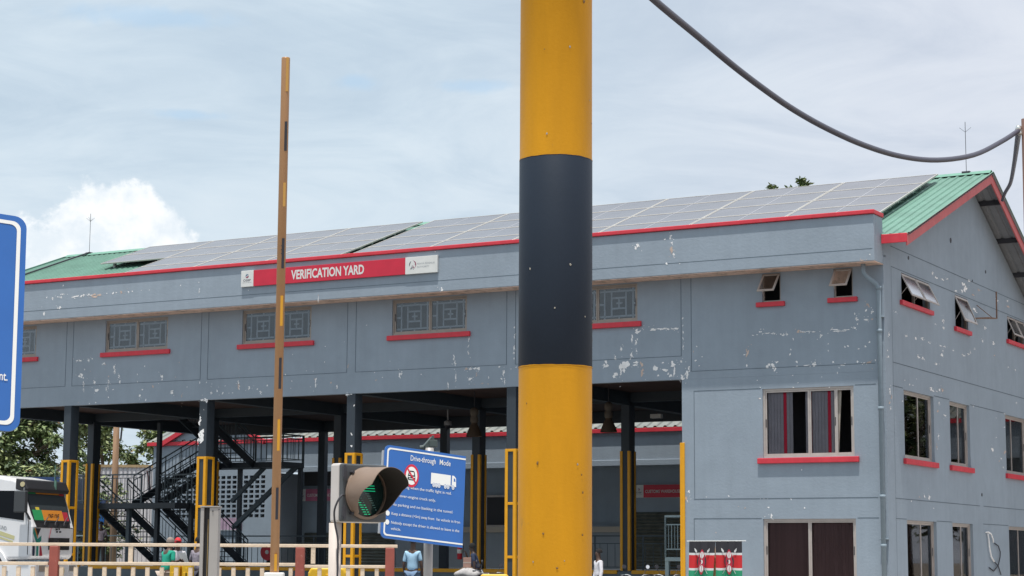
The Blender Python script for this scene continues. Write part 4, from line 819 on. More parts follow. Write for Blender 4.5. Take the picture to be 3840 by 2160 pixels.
tree('tall_tree', (11.9, 92, 0), 17.8, [(.45, 0, 18.80, .40, .48), (-.1, 0, 18.52, .42, .30), (.3, 0, 17.9, .7, .5), (.62, 0, 18.65, .36, .42)], 3200, .22, 'tree top above the solar panels, the left and lower of the pair', 6, 'tree tops above the roof', mixw=(4, 2, 5, 0))
tree('tall_tree', (13.6, 92, 0), 18.2, [(.35, 0, 19.10, .30, .55), (-.08, 0, 18.85, .32, .38), (.42, 0, 18.85, .36, .5), (.1, 0, 18.2, .6, .5)], 3200, .22, 'tree top above the solar panels, the right and taller of the pair', 7, 'tree tops above the roof', mixw=(3, 1, 6, 0))
tree('tall_tree', (25.2, 92, 0), 15.5, [(-.5, 0, 15.9, .9, .8), (.8, 0, 16.1, 1.2, 1.0)], 900, .34, 'tree top peeping past the right slope of the roof at the frame edge', 8)
tree('broad_tree', (27.0, 67.0, 0), 9.5, [(0, 0, 6.5, 3.2, 2.6), (2.5, 1, 8.2, 2.6, 2.0), (-.5, 2.5, 8.8, 2.6, 2.0), (1, -2.5, 5.6, 2.4, 2.0)], 6500, .5, 'broad dark tree beyond the right edge, mirrored in the gable windows', 21, mixw=(3, 1, 6, 0))
tree('broad_tree', (33.5, 78, 0), 9.5, [(0, 0, 6.5, 3.4, 2.8), (2.5, 1, 8.2, 2.6, 2.0), (-2.5, 1.5, 8.0, 2.8, 2.2), (1, -2.5, 4.6, 2.8, 2.0)], 6500, .5, 'second broad dark tree beyond the right edge of the frame', 22, mixw=(3, 1, 6, 0))
t = empty('corrugated_wall', (-18, 90, 0), R(2), 'tall white corrugated sheet wall with an ochre top edge behind the staircase', 'wall')
b = MB(); k = 0
for i in range(46):
    x = -3.6+i*.2; b.add([(x, 0, 0), (x+.1, 0, 0), (x+.14, .06, 0), (x+.2, .06, 0), (x, 0, 5.5), (x+.1, 0, 5.5), (x+.14, .06, 5.5), (x+.2, .06, 5.5)], [(0, 1, 5, 4), (1, 2, 6, 5), (2, 3, 7, 6)])
b.build('sheet', mat('white_sheet', (.80, .78, .80), .6, var=.08, vscale=2, streak=.1), t)
b = MB(); b.box(-3.7, 5.7, -.04, .1, 5.5, 5.62); b.build('top_edge', mat('ochre_edge', (.5, .36, .2), .8, var=.2), t)
b = MB(); b.bar((1.25, -.05, 5.35), (1.5, -.05, 4.2), .16, .05); b.build('hanging_cloth', mat('brown_cloth', (.14, .08, .09), .9), t)
t = empty('wooden_pole', (-16.17, 80, 0), 0, 'tall pale brown wooden pole between the columns and the staircase', 'pole')
b = MB(); b.tube([(0, 0, 0), (-.02, 0, 4), (-.05, 0, 11)], [.15, .135, .115], 12); b.build('shaft', mat('pale_wood', (.42, .26, .16), .85, var=.25, vscale=5, stretch=(3, 3, .2)), t, smooth=True)
b = MB(); b.tube([(.17, -.05, 6.2), (.3, 0, 8.4), (.6, 0, 9.5)], .04, 6); b.build('cable', M['iron'], t)
t = empty('shipping_container', (-21.4, 80, 0), R(3), 'dark blue shipping container behind the truck, under the tree', 'container')
b = MB()
for i in range(19): x = -.5+i*.22; b.box(x, x+.11, -.03, .02, 2.65, 4.55)
b.box(-.5, 3.6, 0, 2.4, 2.5, 4.65); b.build('body', mat('container_blue', (.03, .07, .19), .5, var=.15), t)
b = MB(); b.box(-.5, 3.6, 0, 2.4, 0, 2.49); b.build('lower_body', mat('container_blue_grey', (.10, .13, .18), .5, var=.15), t); b = MB(); b.box(2.9, 3.4, -.06, -.035, 3.6, 4.6); b.build('door_bar', M['galv'], t)
t = empty('blue_cart', (-18.0, 84, 0), 0, 'bright blue tarpaulin-covered load seen between two yellow guards behind the truck', 'covered load')
b = MB(); b.prism([(-.75, 2.2), (.75, 2.2), (.78, 2.9), (.68, 3.3), (.2, 3.45), (-.3, 3.4), (-.7, 3.2), (-.8, 2.8)], -.6, .6); b.build('tarpaulin', mat('blue_tarp', (.03, .17, .55), .5, var=.15, vscale=2), t, bevel=.06, seg=2)
b = MB(); b.prism([(-.72, 3.42), (.6, 3.46), (.55, 3.9), (-.6, 3.85)], -.5, .5); b.build('upper_bundle', mat('dark_blue_tarp', (.03, .08, .22), .6, var=.2, vscale=3), t, bevel=.06)
b = MB(); b.box(-.8, .8, -.6, .6, 2.05, 2.15); b.build('tray', M['iron'], t)
for x in (-.5, .5): b = MB(); b.tube([(x, -.6, .5), (x, -.4, .5)], .5, 18); b.build('wheel', M['rubber'], t)
b = MB(); b.box(-.6, .6, -.3, .3, .5, 2.05); b.build('frame', M['dark'], t)
# ---------------------------------------------------------------- aerial cable and its pole
t = empty('utility_pole', (8.085, 30, 0), 0, 'brown wooden utility pole at the right edge of the frame', 'pole')
b = MB(); b.tube([(0, 0, 0), (0, 0, 4), (0, 0, 8.38)], [.125, .11, .085], 12); b.build('shaft', mat('dark_wood', (.12, .065, .05), .85, var=.25, vscale=8, stretch=(3, 3, .2)), t, smooth=True)
b = MB(); b.tube([(-.02, 0, 8.2), (-.10, 0, 8.2)], .02, 8); b.tube([(-.17, 0, 8.24), (-.10, 0, 8.22)], .05, 10); b.tube([(-.12, 0, 8.20), (-.10, 0, 8.12)], .04, 8); b.build('clamp', mat('shiny_clamp', (.75, .74, .70), .2, .8), t, smooth=True)
t = empty('aerial_cable', (7.957, 30, 8.199), 0, 'thick grey aerial cable sagging across the sky to the right-hand pole', 'cable')
pts = [(-1.2, 14, 7.75), (-.1, 16, 7.25), (1.014, 18.0, 7.097), (1.387, 18.957, 7.067), (2.008, 20.402, 7.05), (2.5, 21.4, 6.985), (3.0, 22.4, 6.945), (3.444, 23.264, 6.926), (3.984, 24.217, 6.92), (4.649, 25.322, 6.945), (5.362, 26.435, 7.028), (6.115, 27.541, 7.206), (6.914, 28.648, 7.518), (7.547, 29.48, 7.906), (7.957, 30.0, 8.199)]
def smooth_pts(p, n=5):
    out = []
    p = [Vector(q) for q in p]
    for i in range(len(p)-1):
        a, b_, c, d = p[max(i-1, 0)], p[i], p[i+1], p[min(i+2, len(p)-1)]
        for k in range(n):
            s = k/n; out.append(.5*((2*b_)+(c-a)*s+(2*a-5*b_+4*c-d)*s*s+(3*b_-a-3*c+d)*s**3))
    return out+[p[-1]]
o0 = Vector((7.957, 30, 8.199)); cabm = mat('cable_sheath', (.072, .07, .095), .42, var=.05)
b = MB(); b.tube([q-o0 for q in smooth_pts(pts)], .038, 12); b.build('span', cabm, t, smooth=True)
b = MB(); b.tube([q-o0 for q in smooth_pts([(7.956, 30.0, 8.2), (8.981, 34.0, 8.862), (11.016, 42.0, 10.13), (12.742, 49.0, 11.071), (13.883, 54.0, 11.762), (14.443, 56.5, 12.014)])], .048, 12); b.build('drop', cabm, t, smooth=True)
# ---------------------------------------------------------------- striped gantry post (nearest thing)
t = empty('gantry_post', (.161, 7.135, 0), 0, 'thick yellow steel post with a broad black band, nearest the camera', 'post')
yp = mat('post_yellow', (.66, .30, .004), .5, spec=.3, var=.12, vscale=2.2, stretch=(2.2, 2.2, .5), bump=.05, bscale=80, streak=.08, dirt=((.30, .2, .08), .66, .84, 6))
bp_ = mat('post_black', (.017, .026, .042), .55, spec=.25, var=.12, vscale=2, bump=.03, bscale=60)
b = MB(); b.lathe([(.135, 0), (.135, 2.19)], n=48); b.build('lower_yellow', yp, t, smooth=True)
b = MB(); b.lathe([(.135, 2.19), (.1362, 2.192), (.1362, 2.965), (.135, 2.967)], n=48); b.build('black_band', bp_, t, smooth=True)
b = MB(); b.lathe([(.135, 2.967), (.135, 5.6), (.14, 5.6), (.14, 5.62), (0.01, 5.62)], n=48); b.build('upper_yellow', yp, t, smooth=True)
rr = random.Random(12); e_ = MB(); n = 140
for z0, sgn in ((2.19, 1), (2.966, -1)):
    k = len(e_.v); ph = rr.random()*6
    for j in range(n+1):
        a = 2*math.pi*j/n; o = .0018+.0007*math.sin(a*3+ph)+.0004*math.sin(a*13+ph*2)+rr.uniform(0, .0005)
        e_.v.append((.13675*math.cos(a), .13675*math.sin(a), z0-.001*sgn)); e_.v.append((.13675*math.cos(a), .13675*math.sin(a), z0+sgn*o))
    for j in range(n): e_.f.append((k+2*j, k+2*j+2, k+2*j+3, k+2*j+1)); e_.m.append(0)
e_.build('paint_edge', yp, t, smooth=True)
b = MB()
for i in range(48):
    a = rr.uniform(-math.pi, math.pi); z = rr.uniform(1.3, 3.6); s = rr.choice((.0022, .003, .003, .004, .0065)); c_, s_ = math.cos(a), math.sin(a); r_ = .137
    n = 7; ring = []
    for k in range(n):
        q = 2*math.pi*k/n; rad = s*rr.uniform(.6, 1.2); dt = math.cos(q)*rad/r_; ring.append((r_*math.cos(a+dt), r_*math.sin(a+dt), z+math.sin(q)*rad*rr.uniform(1, 1.8)))
    b.add([((r_+.0012)*c_, (r_+.0012)*s_, z)]+ring, [(0, k+1, (k+1) % n+1) for k in range(n)], 0 if rr.random() < .5 else 1)
b.build('paint_chip', [mat('chip_grey', (.35, .33, .28), .8), mat('chip_brown', (.22, .12, .04), .8)], t)
b = MB(); b.box(-.25, .25, -.25, .25, 0, .03); b.build('base_plate', M['rust'], t)
# ---------------------------------------------------------------- barrier arm and cabinet
t = empty('barrier_arm', (-1.795, 15, 0), 0, 'raised golden barrier arm with black and yellow strips standing upright', 'barrier')
am = mat('arm_gold', (.40, .215, .10), .4, .1, var=.08, vscale=2, streak=.05)
b = MB(); b.lathe([(.0001, 1.37), (1, 1.37), (1, 5.392), (.97, 5.40), (.0001, 5.40)], n=28); b.v = [(x*.034-.003, y*.032, z) for x, y, z in b.v]; arm = b.build('arm', am, t, smooth=True)
for pl in arm.data.polygons: pl.use_smooth = abs(pl.normal.z) < .5
zz = lambda y: 5.401-(y-145)*.003107
b = MB()
for i, (y0, y1) in enumerate(((147, 235), (313, 388), (470, 531), (612, 688), (757, 833), (913, 990), (1066, 1143), (1234, 1312), (1396, 1437))):
    k = .006*(y0-145)/1300; b.box(.004-k, .024-k, -.0325, -.012, zz(y1), zz(y0), i % 2 or (2 if i in (0, 2) else 0))
b.build('reflective_strip', [mat('strip_yellow', (.62, .30, .015), .5), M['ink'], mat('strip_faded', (.50, .27, .06), .5)], arm)
b = MB()
for z in (3.83, 3.86, 3.89): b.tube([(0, -.0305, z), (0, -.035, z)], .004, 8)
b.build('screw', M['iron'], arm)
b = MB(); b.box(-.075, .07, -.06, .06, 1.2, 1.375); b.build('clamp', M['white'], t, bevel=.01)
b = MB(); b.box(-.2, .2, -.17, .17, .42, 1.19); b.build('cabinet', M['white'], t, bevel=.02)
# ---------------------------------------------------------------- detector post
t = empty('sensor_post', (-1.843, 12.05, .42), 0, 'weathered grey metal sensor post with a dark vertical slot', 'post')
gm = mat('weathered_grey_metal', (.42, .40, .38), .5, .2, var=.08, vscale=5, streak=.08, dirt=((.3, .25, .2), .63, .8, 8))
b = MB(); b.box(-.055, -.034, -.05, .05, 0, 1.372); b.box(.0, .055, -.05, .05, 0, 1.372); b.box(-.034, 0, .0, .05, 0, 1.372); b.build('housing', gm, t, bevel=.003, seg=2)
b = MB(); b.box(-.033, -.001, -.02, -.001, 0, 1.37); b.build('slot_lens', blk, t); b = MB(); b.box(-.012, -.008, -.03, -.02, 0, 1.3); b.build('seal', mat('ochre_seal', (.4, .28, .12), .6), t)
b = MB(); b.box(-.058, .06, -.055, .055, 1.373, 1.381); b.build('cap', gm, t)
b = MB()
for x, z in ((-.056, .9), (.02, 1.35), (.058, 1.36)): b.tube([(x, -.05, z), (x, -.056, z)], .004, 8)
b.build('screw', M['iron'], t)
# ---------------------------------------------------------------- railing at the island
t = empty('steel_railing', (-.975, 16, .42), 0, 'peeling cream steel railing with rusty red posts along the traffic island', 'railing')
cr_ = mat('peeling_cream_paint', (.70, .56, .42), .6, var=.10, vscale=9, dirt=((.36, .13, .08), .63, .74, 26), bump=.2, bscale=40)
rp = mat('rust_red_paint', (.30, .075, .055), .65, var=.15, vscale=8, dirt=((.62, .5, .42), .64, .74, 16))
b = MB(); b.box(-7.2, .055, -.02, .02, 1.150, 1.176); b.build('top_rail', cr_, t, bevel=.004, seg=2)
b = MB(); b.box(-7.2, -2.78, -.02, .02, .995, 1.022); b.box(-2.70, -.76, -.02, .02, .998, 1.024); b.box(-.70, -.02, -.02, .02, .985, 1.010); b.build('lower_rail', cr_, t, bevel=.004, seg=2)
b = MB(); b.box(-7.2, -.02, -.02, .02, .06, .085); b.build('bottom_rail', cr_, t)
for x in (-6.0, -2.735, -.735, -.005): b = MB(); b.box(x-.036, x+.036, -.034, .034, 0, 1.149 if x > -.1 else 1.149); b.build('post', rp, t, bevel=.004, seg=1)
for x in (-4.4, -2.115, -.63): b = MB(); b.box(x-.017, x+.017, -.015, .015, 1.02, 1.149); b.build('stub', cr_, t)
x = -7.1; i = 0
while x < -.05:
    if min(abs(x-q) for q in (-6.0, -2.735, -.735, -.005)) > .045: b = MB(); b.box(x-.0165, x+.0165, -.014, .014, .086, .984); b.build('baluster', cr_, t, bevel=.003, seg=1)
    x += .1165
# ---------------------------------------------------------------- traffic light
t = empty('traffic_light', (-.93, 12.5, 1.90), math.atan2(.69, .72), 'grey traffic light with a long tan hood and green arrow on a white post', 'traffic light')
tg = mat('dusty_grey_door', (.075, .082, .088), .6, var=.15, vscale=6, dirt=((.16, .125, .10), .55, .85, 5)); tan = mat('dusty_hood', (.225, .16, .12), .6, var=.08, vscale=6)
b = MB(); b.box(-.182, .182, -.0, .045, -.182, .184); b.build('door', tg, t, bevel=.012, seg=2)
b = MB(); b.box(-.18, .18, .046, .135, -.187, .187); b.build('housing', mat('weathered_housing', (.60, .56, .53), .6, var=.05, vscale=6, dirt=((.4, .32, .26), .6, .8, 8)), t, bevel=.015, seg=2)
b = MB()
for z in (.13, -.12): b.box(-.19, -.165, -.018, .0, z-.03, z+.03); b.tube([(-.178, -.01, z-.045), (-.178, -.01, z+.045)], .009, 8)
for x, z in ((-.12, .13), (-.12, -.13)): b.tube([(x, -.0, z), (x, -.03, z)], .009, 8)
b.build('hinge', M['iron'], t)
b = MB(); b.lathe([(.150, 0), (.166, 0), (.168, .02), (.150, .02)], n=48); b.v = [(x, -z, y) for x, y, z in b.v]; b.build('lens_ring', tan, t, smooth=True)
b = MB(); b.lathe([(0.001, .010), (.1, .008), (.152, .002)], n=48); b.v = [(x, -z, y) for x, y, z in b.v]; lens_ = b.build('lens', mat('dark_lens', (.012, .03, .028), .15, spec=.7), t, smooth=True)
import bisect
HA = [0, 60, 72, 85, 102, 125, 140, 152]; HL = [.255, .258, .25, .18, .13, .09, .066, .02]
def hoodL(a):
    a = abs(a)
    if a >= 152: return .02
    i = max(0, bisect.bisect(HA, a)-1); f_ = (a-HA[i])/(HA[i+1]-HA[i]) if i < len(HA)-1 else 0; return HL[i]+(HL[min(i+1, len(HL)-1)]-HL[i])*f_
b = MB(); n = 76; k = 0
for j in range(n+1):
    a = -152+304*j/n; c_, s_ = math.sin(R(a)), math.cos(R(a)); L_ = hoodL(a)
    for (rad, y) in ((.164, -.018), (.164-.004, -L_), (.157, -L_), (.160, -.018)): b.v.append((rad*c_, y, rad*s_))
for j in range(n):
    for q in range(4): b.f.append((j*4+q, j*4+(q+1) % 4, (j+1)*4+(q+1) % 4, (j+1)*4+q)); b.m.append(0 if q != 2 else 1)
b.build('hood', [tan, mat('hood_inside', (.03, .025, .022), .9)], t, smooth=False)
b = MB()
def dash(x, z, w_, mi): b.box(x, x+w_, -.0125, -.010, z-.0022, z+.0022, mi)
for i in range(3): dash(-.075+.004*i, .047-.0165*i, .14, 0)
for i in range(10):
    z = -.003-.0145*i; dash(-.085+.010*i-.02, z, .016 if i < 4 else .024, 0 if i > 2 else 1); dash(-.05+.010*i-.02, z, .014, 0 if i > 4 else 1)
    if i < 8: dash(-.01+.012*i, z, .035-.003*i, 1)
b.build('arrow_led', [mat('green_led', (.0, .5, .2), .5, emit=((.02, .9, .42), .32)), mat('dim_led', (.10, .22, .2), .5)], lens_)
b = MB(); b.tube([(-.15, .11, -.19), (-.15, .11, -1.48)], .040, 20); b.build('post', mat('weathered_cream_post', (.56, .49, .44), .6, var=.05, vscale=6, streak=.06, dirt=((.33, .2, .15), .64, .78, 9)), t, smooth=True)
b = MB(); b.tube(smooth_pts([(-.172, .0, -.015), (-.20, -.01, -.02), (-.225, .0, -.06), (-.232, .02, -.12), (-.20, .05, -.20), (-.175, .05, -.3), (-.17, .055, -.45), (-.165, .06, -.9)], 4), .0065, 7); b.build('cable', M['iron'], t, smooth=True)
# ---------------------------------------------------------------- blue instruction signs
def blue_sign(tr, rvec, dvec, w_, h, label, full):
    r = Vector(rvec).normalized(); d = Vector(dvec); d = (d-r*d.dot(r)).normalized(); up = -d; nrm = r.cross(up)*-1   # local y = away from reader
    y = up.cross(r)
    tr = Vector(tr); org = tr-r*w_
    t = empty('blue_sign', org, 0, label, 'sign', 'blue drive-through signs')
    t.matrix_world = Matrix(((r.x, y.x, up.x, org.x), (r.y, y.y, up.y, org.y), (r.z, y.z, up.z, org.z), (0, 0, 0, 1)))
    def rr_(x0, x1, z0, z1, rad, n=6):
        q = []
        for cx, cz, a0 in ((x1-rad, z1-rad, 0), (x0+rad, z1-rad, 90), (x0+rad, z0+rad, 180), (x1-rad, z0+rad, 270)):
            for i in range(n+1): a = R(a0+90*i/n); q.append((cx+rad*math.cos(a), cz+rad*math.sin(a)))
        return q
    sc = h/.82
    if not full: rad = .045*sc
    else: rad = .045*sc
    if full: b = MB(); b.prism(rr_(0, w_, -h, 0, rad), 0, .012)
    else:      # the sheet was trimmed at its right side, so the border runs off the edge
        q = [p for p in rr_(0, w_+.2, -h, 0, rad) if p[0] < w_*.5]; b = MB(); b.prism([(w_, 0)]+q+[(w_, -h)], 0, .012)
    b.build('panel', M['blue'], t)
    o_ = rr_(.022*sc, w_-.022*sc, -h+.022*sc, -.022*sc, rad*.7); i_ = rr_(.036*sc, w_-.036*sc, -h+.036*sc, -.036*sc, rad*.55); n = len(o_)
    if not full: o_ = [(w_-.001, -.022*sc)]+[p for p in o_ if p[0] < w_*.5]+[(w_-.001, -h+.022*sc)]; i_ = [(w_-.001, -.036*sc)]+[p for p in i_ if p[0] < w_*.5]+[(w_-.001, -h+.036*sc)]; n = len(o_)
    b = MB(); b.add([(x, -.002, z) for x, z in o_]+[(x, -.002, z) for x, z in i_], [(i, (i+1) % n, n+(i+1) % n, n+i) for i in range(n if full else n-1)]); b.build('border', M['paperwhite'], t)
    def X(s): return s*w_
    b = MB()
    tt = lambda s, sx_, tz, wd, hh=.030: text_mb(b, s, X(sx_), -h*tz, h*hh, X(wd), -.003)
    text_mb(b, 'Drive-through', X(.315), -h*.135, h*.058, X(.31), -.003, bold=.004); text_mb(b, 'Mode', X(.675), -h*.135, h*.058, X(.135), -.003, bold=.004)
    tt('No passing when the traffic light is red.', .115, .445, .72); tt('Cab-over-engine truck only.', .115, .545, .53); tt('No parking and no backing in the tunnel.', .115, .645, .75)
    if full:
        tt('Keep a distance (>5m) away from the vehicle in', .115, .745, .78); text_mb(b, 'front.', X(.905), -h*.762, h*.040, X(.075), -.003, align='R') if False else None
        text_mb(b, 'front.', X(.935), -h*.775, h*.040, X(.086), -.003, align='R', bold=.01)
    else: tt('Keep a distance (>5m) away from', .115, .745, .52); tt('he vehicle in fron', .665, .745, .29)
    tt('Nobody except the driver is allowed to leave in the' if not full else 'Nobody except the driver is allowed', .115, .840 if not full else .845, .835 if not full else .6); tt('vehicle.', .115, .905, .12)
    for z in (.435, .535, .635, .733, .828): b.lathe([(0.0001, 0), (1, 0)], n=18); k = len(b.v)-36; b.v[k:] = [(X(.068)+x*.019*sc, -.003, -h*z+y*.023*sc) for x, y, q in b.v[k:]]
    # truck pictogram
    L0 = lambda s, q: (X(s), -h*q)
    io = -.07 if full else 0
    def poly(pts, mi=0, y=-.003): b.add([(X(s+io), y, -h*q) for s, q in pts], [tuple(range(len(pts)))], mi)
    poly([(.575, .235), (.82, .235), (.82, .355), (.575, .355)]); poly([(.835, .235), (.86, .235), (.885, .26), (.89, .355), (.835, .355)]); poly([(.80, .345), (.84, .345), (.84, .355), (.80, .355)])
    poly([(.858, .262), (.874, .265), (.88, .298), (.858, .298)], 1, -.0036)
    for s in (.612, .645, .678, .755, .79, .852):
        for rad, mi, y in ((.019, 1, -.0034), (.016, 0, -.0040), (.009, 1, -.0046), (.006, 0, -.005)):
            poly([(s+rad*math.cos(a*math.pi/8), .367+rad*1.35*math.sin(a*math.pi/8)) for a in range(16)], mi, y)
    b.build('lettering', [M['paperwhite'], M['blue']], t)
    b = MB(); c = (.335+io, .300)
    for rx, ry, mi, y in ((.090, .125, 0, -.004), (.070, .098, 1, -.0048)):
        b.add([(X(c[0]+rx*math.cos(a*math.pi/16)), y, -h*(c[1]+ry*math.sin(a*math.pi/16))) for a in range(32)], [tuple(range(32))], mi)
    def poly2(pts, mi, y): b.add([(X(c[0]+s), y, -h*(c[1]+q)) for s, q in pts], [tuple(range(len(pts)))], mi)
    poly2([(-.045, .0), (-.035, -.045), (-.022, -.055), (.022, -.055), (.035, -.045), (.045, .0), (.048, .035), (.036, .05), (-.036, .05), (-.048, .035)], 2, -.0054)
    poly2([(-.03, -.008), (-.024, -.04), (.024, -.04), (.03, -.008)], 1, -.006); poly2([(-.04, .008), (-.015, .008), (-.015, .02), (-.04, .018)], 1, -.006); poly2([(.04, .008), (.015, .008), (.015, .02), (.04, .018)], 1, -.006); poly2([(-.03, .03), (.03, .03), (.03, .037), (-.03, .037)], 1, -.006)
    poly2([(-.056, -.062), (-.044, -.076), (.056, .062), (.044, .076)], 0, -.0066)
    b.build('prohibition_mark', [M['ringred'], M['paperwhite'], M['ink']], t)
    b = MB(); b.box(-.012, w_*.3, .014, .04, -h*.24, -h*.06); b.box(-.012, w_*.3, .014, .04, -h*.95, -h*.8); b.box(w_*.3, w_*.8, .014, .045, -h*.2, -h*.15); b.box(w_*.3, w_*.8, .014, .045, -h*.9, -h*.85); b.build('back_rail', M['galv'], t)
    return t
s1 = blue_sign((-.401, 17.35, 2.387), (.692, .35, -.081), (-.02, -.15, -.805), .783, .82, 'blue Drive-through Mode sign in the middle, tilted on a grey pole behind the traffic light', False)
s2 = blue_sign((-1.921, 7.6, 2.82), (.8645, .499, -.0599), (.0618, -.2237, -.9727), .84, .885, 'large blue sign cut off by the left edge of the frame', True)
t = empty('sign_pole', (-.726, 17.36, 0), 0, 'grey steel pole carrying the tilted blue sign and a small dark camera', 'pole')
b = MB(); b.tube([(0, 0, 0), (0, 0, 2.46)], .040, 20); b.build('shaft', gm, t, smooth=True)
b = MB(); b.bar((-.04, 0, 2.46), (.03, .03, 2.545), .05, .05); b.box(.0, .07, -.02, .05, 2.47, 2.53); b.tube([(-.085, 0, 2.46), (-.02, 0, 2.47)], .022, 8); b.tube([(.03, 0, 2.53), (.03, 0, 2.57)], .012, 6); b.build('camera_bracket', mat('dark_bracket', (.06, .08, .075), .5), t, bevel=.003)
t = empty('sign_pole', (-2.42, 7.75, 0), 0, 'grey steel pole of the large sign beyond the left edge', 'pole')
b = MB(); b.tube([(0, 0, 0), (0, 0, 2.75)], .040, 16); b.build('shaft', gm, t, smooth=True)
# ---------------------------------------------------------------- yellow plastic blocks
yb = mat('yellow_plastic', (.72, .42, .015), .45, var=.06, vscale=4, dirt=((.35, .25, .1), .64, .8, 6))
def block(x, y, z, w_, h, label):
    t = empty('plastic_barrier', (x, y, z), 0, label, 'barrier', 'yellow plastic barriers')
    b = MB(); b.prism([(-w_/2, 0), (w_/2, 0), (w_/2, h*.3), (w_*.48, h*.35), (w_*.47, h-.08), (w_*.40, h), (-w_*.40, h), (-w_*.47, h-.08), (-w_*.48, h*.35), (-w_/2, h*.3)], -.22, .22); bd = b.build('body', yb, t, bevel=.035, seg=3)
    b = MB(); b.box(-w_*.3, w_*.3, -.235, -.215, h-.35, h-.2); b.box(-.02, .02, -.235, -.215, .2, h-.1); b.build('rib', yb, bd, bevel=.006); b = MB(); b.tube([(0, 0, h), (0, 0, h+.02)], .06, 14); b.build('filler_cap', M['iron'], t)
block(-7.30, 43, .2, .23, 1.13, 'yellow plastic barrier beside the beige trousers of the person in green'); block(-7.05, 43.05, .2, .22, 1.13, 'yellow plastic barrier, right of two standing together behind the rail')
block(-2.77, 30, 0, .62, 1.33, 'broad yellow plastic barrier behind the traffic light post'); block(-.24, 30, 0, .50, 1.245, 'yellow plastic barrier just left of the striped post')
# ---------------------------------------------------------------- motorcycles
def tint(m): return m
def motorcycle(x, y, z, rz, label, tank, bright=False):
    t = empty('motorcycle', (x, y, z), rz, label, 'motorcycle', 'parked motorcycles'); K = M['iron']
    for nm, yy in (('wheel', -.65), ('wheel', .62)):
        b = MB(); n = 22
        b.tube([(-.05, yy, .3), (.05, yy, .3)], .3, n); w_ = b.build(nm, M['rubber'], t, bevel=.03); b = MB(); b.tube([(-.056, yy, .3), (.056, yy, .3)], .2, n); b.build('rim', M['galv'], w_)
    b = MB()
    for sx_ in (-.09, .09): b.tube([(sx_, -.65, .3), (sx_, -.42, .98)], .022, 8)
    b.build('fork', M['galv'], t)
    b = MB(); b.tube(smooth_pts([(-.38, -.28, 1.06), (-.22, -.34, 1.08), (-.08, -.42, 1.0), (.08, -.42, 1.0), (.22, -.34, 1.08), (.38, -.28, 1.06)], 3), .013, 7); hb = b.build('handlebar', M['galv'], t)
    for s in (-1, 1):
        b = MB(); b.tube([(s*.28, -.31, 1.07), (s*.39, -.27, 1.06)], .019, 8); b.build('grip', M['rubber'], hb)
        b = MB(); b.tube([(s*.2, -.33, 1.08), (s*.27, -.34, 1.2), (s*.30, -.34, 1.26)], .006, 5); b.tube([(s*.31, -.335, 1.28), (s*.31, -.35, 1.28)], .055, 16); mr_ = b.build('mirror', K, hb)
        b = MB(); b.tube([(s*.31, -.352, 1.28), (s*.31, -.357, 1.28)], .048, 16); b.build('mirror_glass', mat('mirror', (.9, .9, .9), .05, 1) if (bright and s > 0) else K, mr_)
    b = MB(); b.prism([(-.35, .72), (-.28, .92), (.0, .95), (.12, .80), (.1, .62), (-.25, .6)], -.14, .14, ax='x'); b.build('tank', tank, t, bevel=.05, seg=3)
    b = MB(); b.prism([(.05, .72), (.1, .80), (.75, .84), (.78, .76), (.1, .70)], -.13, .13, ax='x'); b.build('seat', M['rubber'], t, bevel=.03)
    b = MB(); b.box(-.13, .13, -.2, .18, .28, .6); b.bar((0, .1, .55), (0, .62, .3), .06); b.bar((.1, .1, .3), (.12, .8, .36), .07); b.build('engine', K, t, bevel=.02)
    b = MB(); b.tube([(0, -.48, .93), (0, -.58, .93)], .095, 18); hl_ = b.build('headlight', K, t); b = MB(); b.tube([(0, -.581, .93), (0, -.59, .93)], .085, 18); b.build('lens', M['galv'], hl_)
    b = MB(); b.bar((0, -.9, .58), (0, -.45, .66), .12, .02); b.bar((0, .45, .72), (0, .95, .6), .14, .02); b.build('mudguard', tank, t)
redt = mat('red_tank', (.35, .02, .02), .3, coat=.5); blut = mat('dark_blue_tank', (.02, .03, .09), .3, coat=.5)
motorcycle(3.10, 50.2, .0, R(14), 'dark motorcycle with a bright round mirror right of the striped post', blut, True); motorcycle(3.92, 50.8, .0, R(20), 'motorcycle with a bent chrome handlebar beside the lit platform', redt)
motorcycle(-.52, 54.6, .0, R(-8), 'dark motorcycle left of the striped post, beside the seated man', blut); motorcycle(-1.1, 48.8, .1, R(78), 'red motorcycle with a grey cloth bundle on its seat', redt)
t = empty('cloth_bundle', (-1.08, 48.8, 1.0), 0, 'crumpled pale grey cloth bundle lying on the red motorcycle', 'bundle')
b = MB(); rr = random.Random(5); nu, nv = 20, 10
for i in range(nv+1):
    for j in range(nu):
        th = 2*math.pi*j/nu; ph = math.pi*i/nv; k = 1+.16*math.sin(3*th+1.7*ph)+.1*math.sin(7*th-3*ph)+rr.uniform(-.05, .05); b.v.append((.30*k*math.sin(ph)*math.cos(th), .2*k*math.sin(ph)*math.sin(th), .13*k*math.cos(ph)+.08))
for i in range(nv):
    for j in range(nu): b.f.append((i*nu+j, i*nu+(j+1) % nu, (i+1)*nu+(j+1) % nu, (i+1)*nu+j)); b.m.append(0)
b.build('cloth', mat('pale_grey_cloth', (.42, .40, .39), .9, var=.2, vscale=8), t, smooth=True)
t = empty('carton', (-1.1, 50.1, .2), 0, 'pinkish brown carton stack behind the cloth bundle', 'carton')
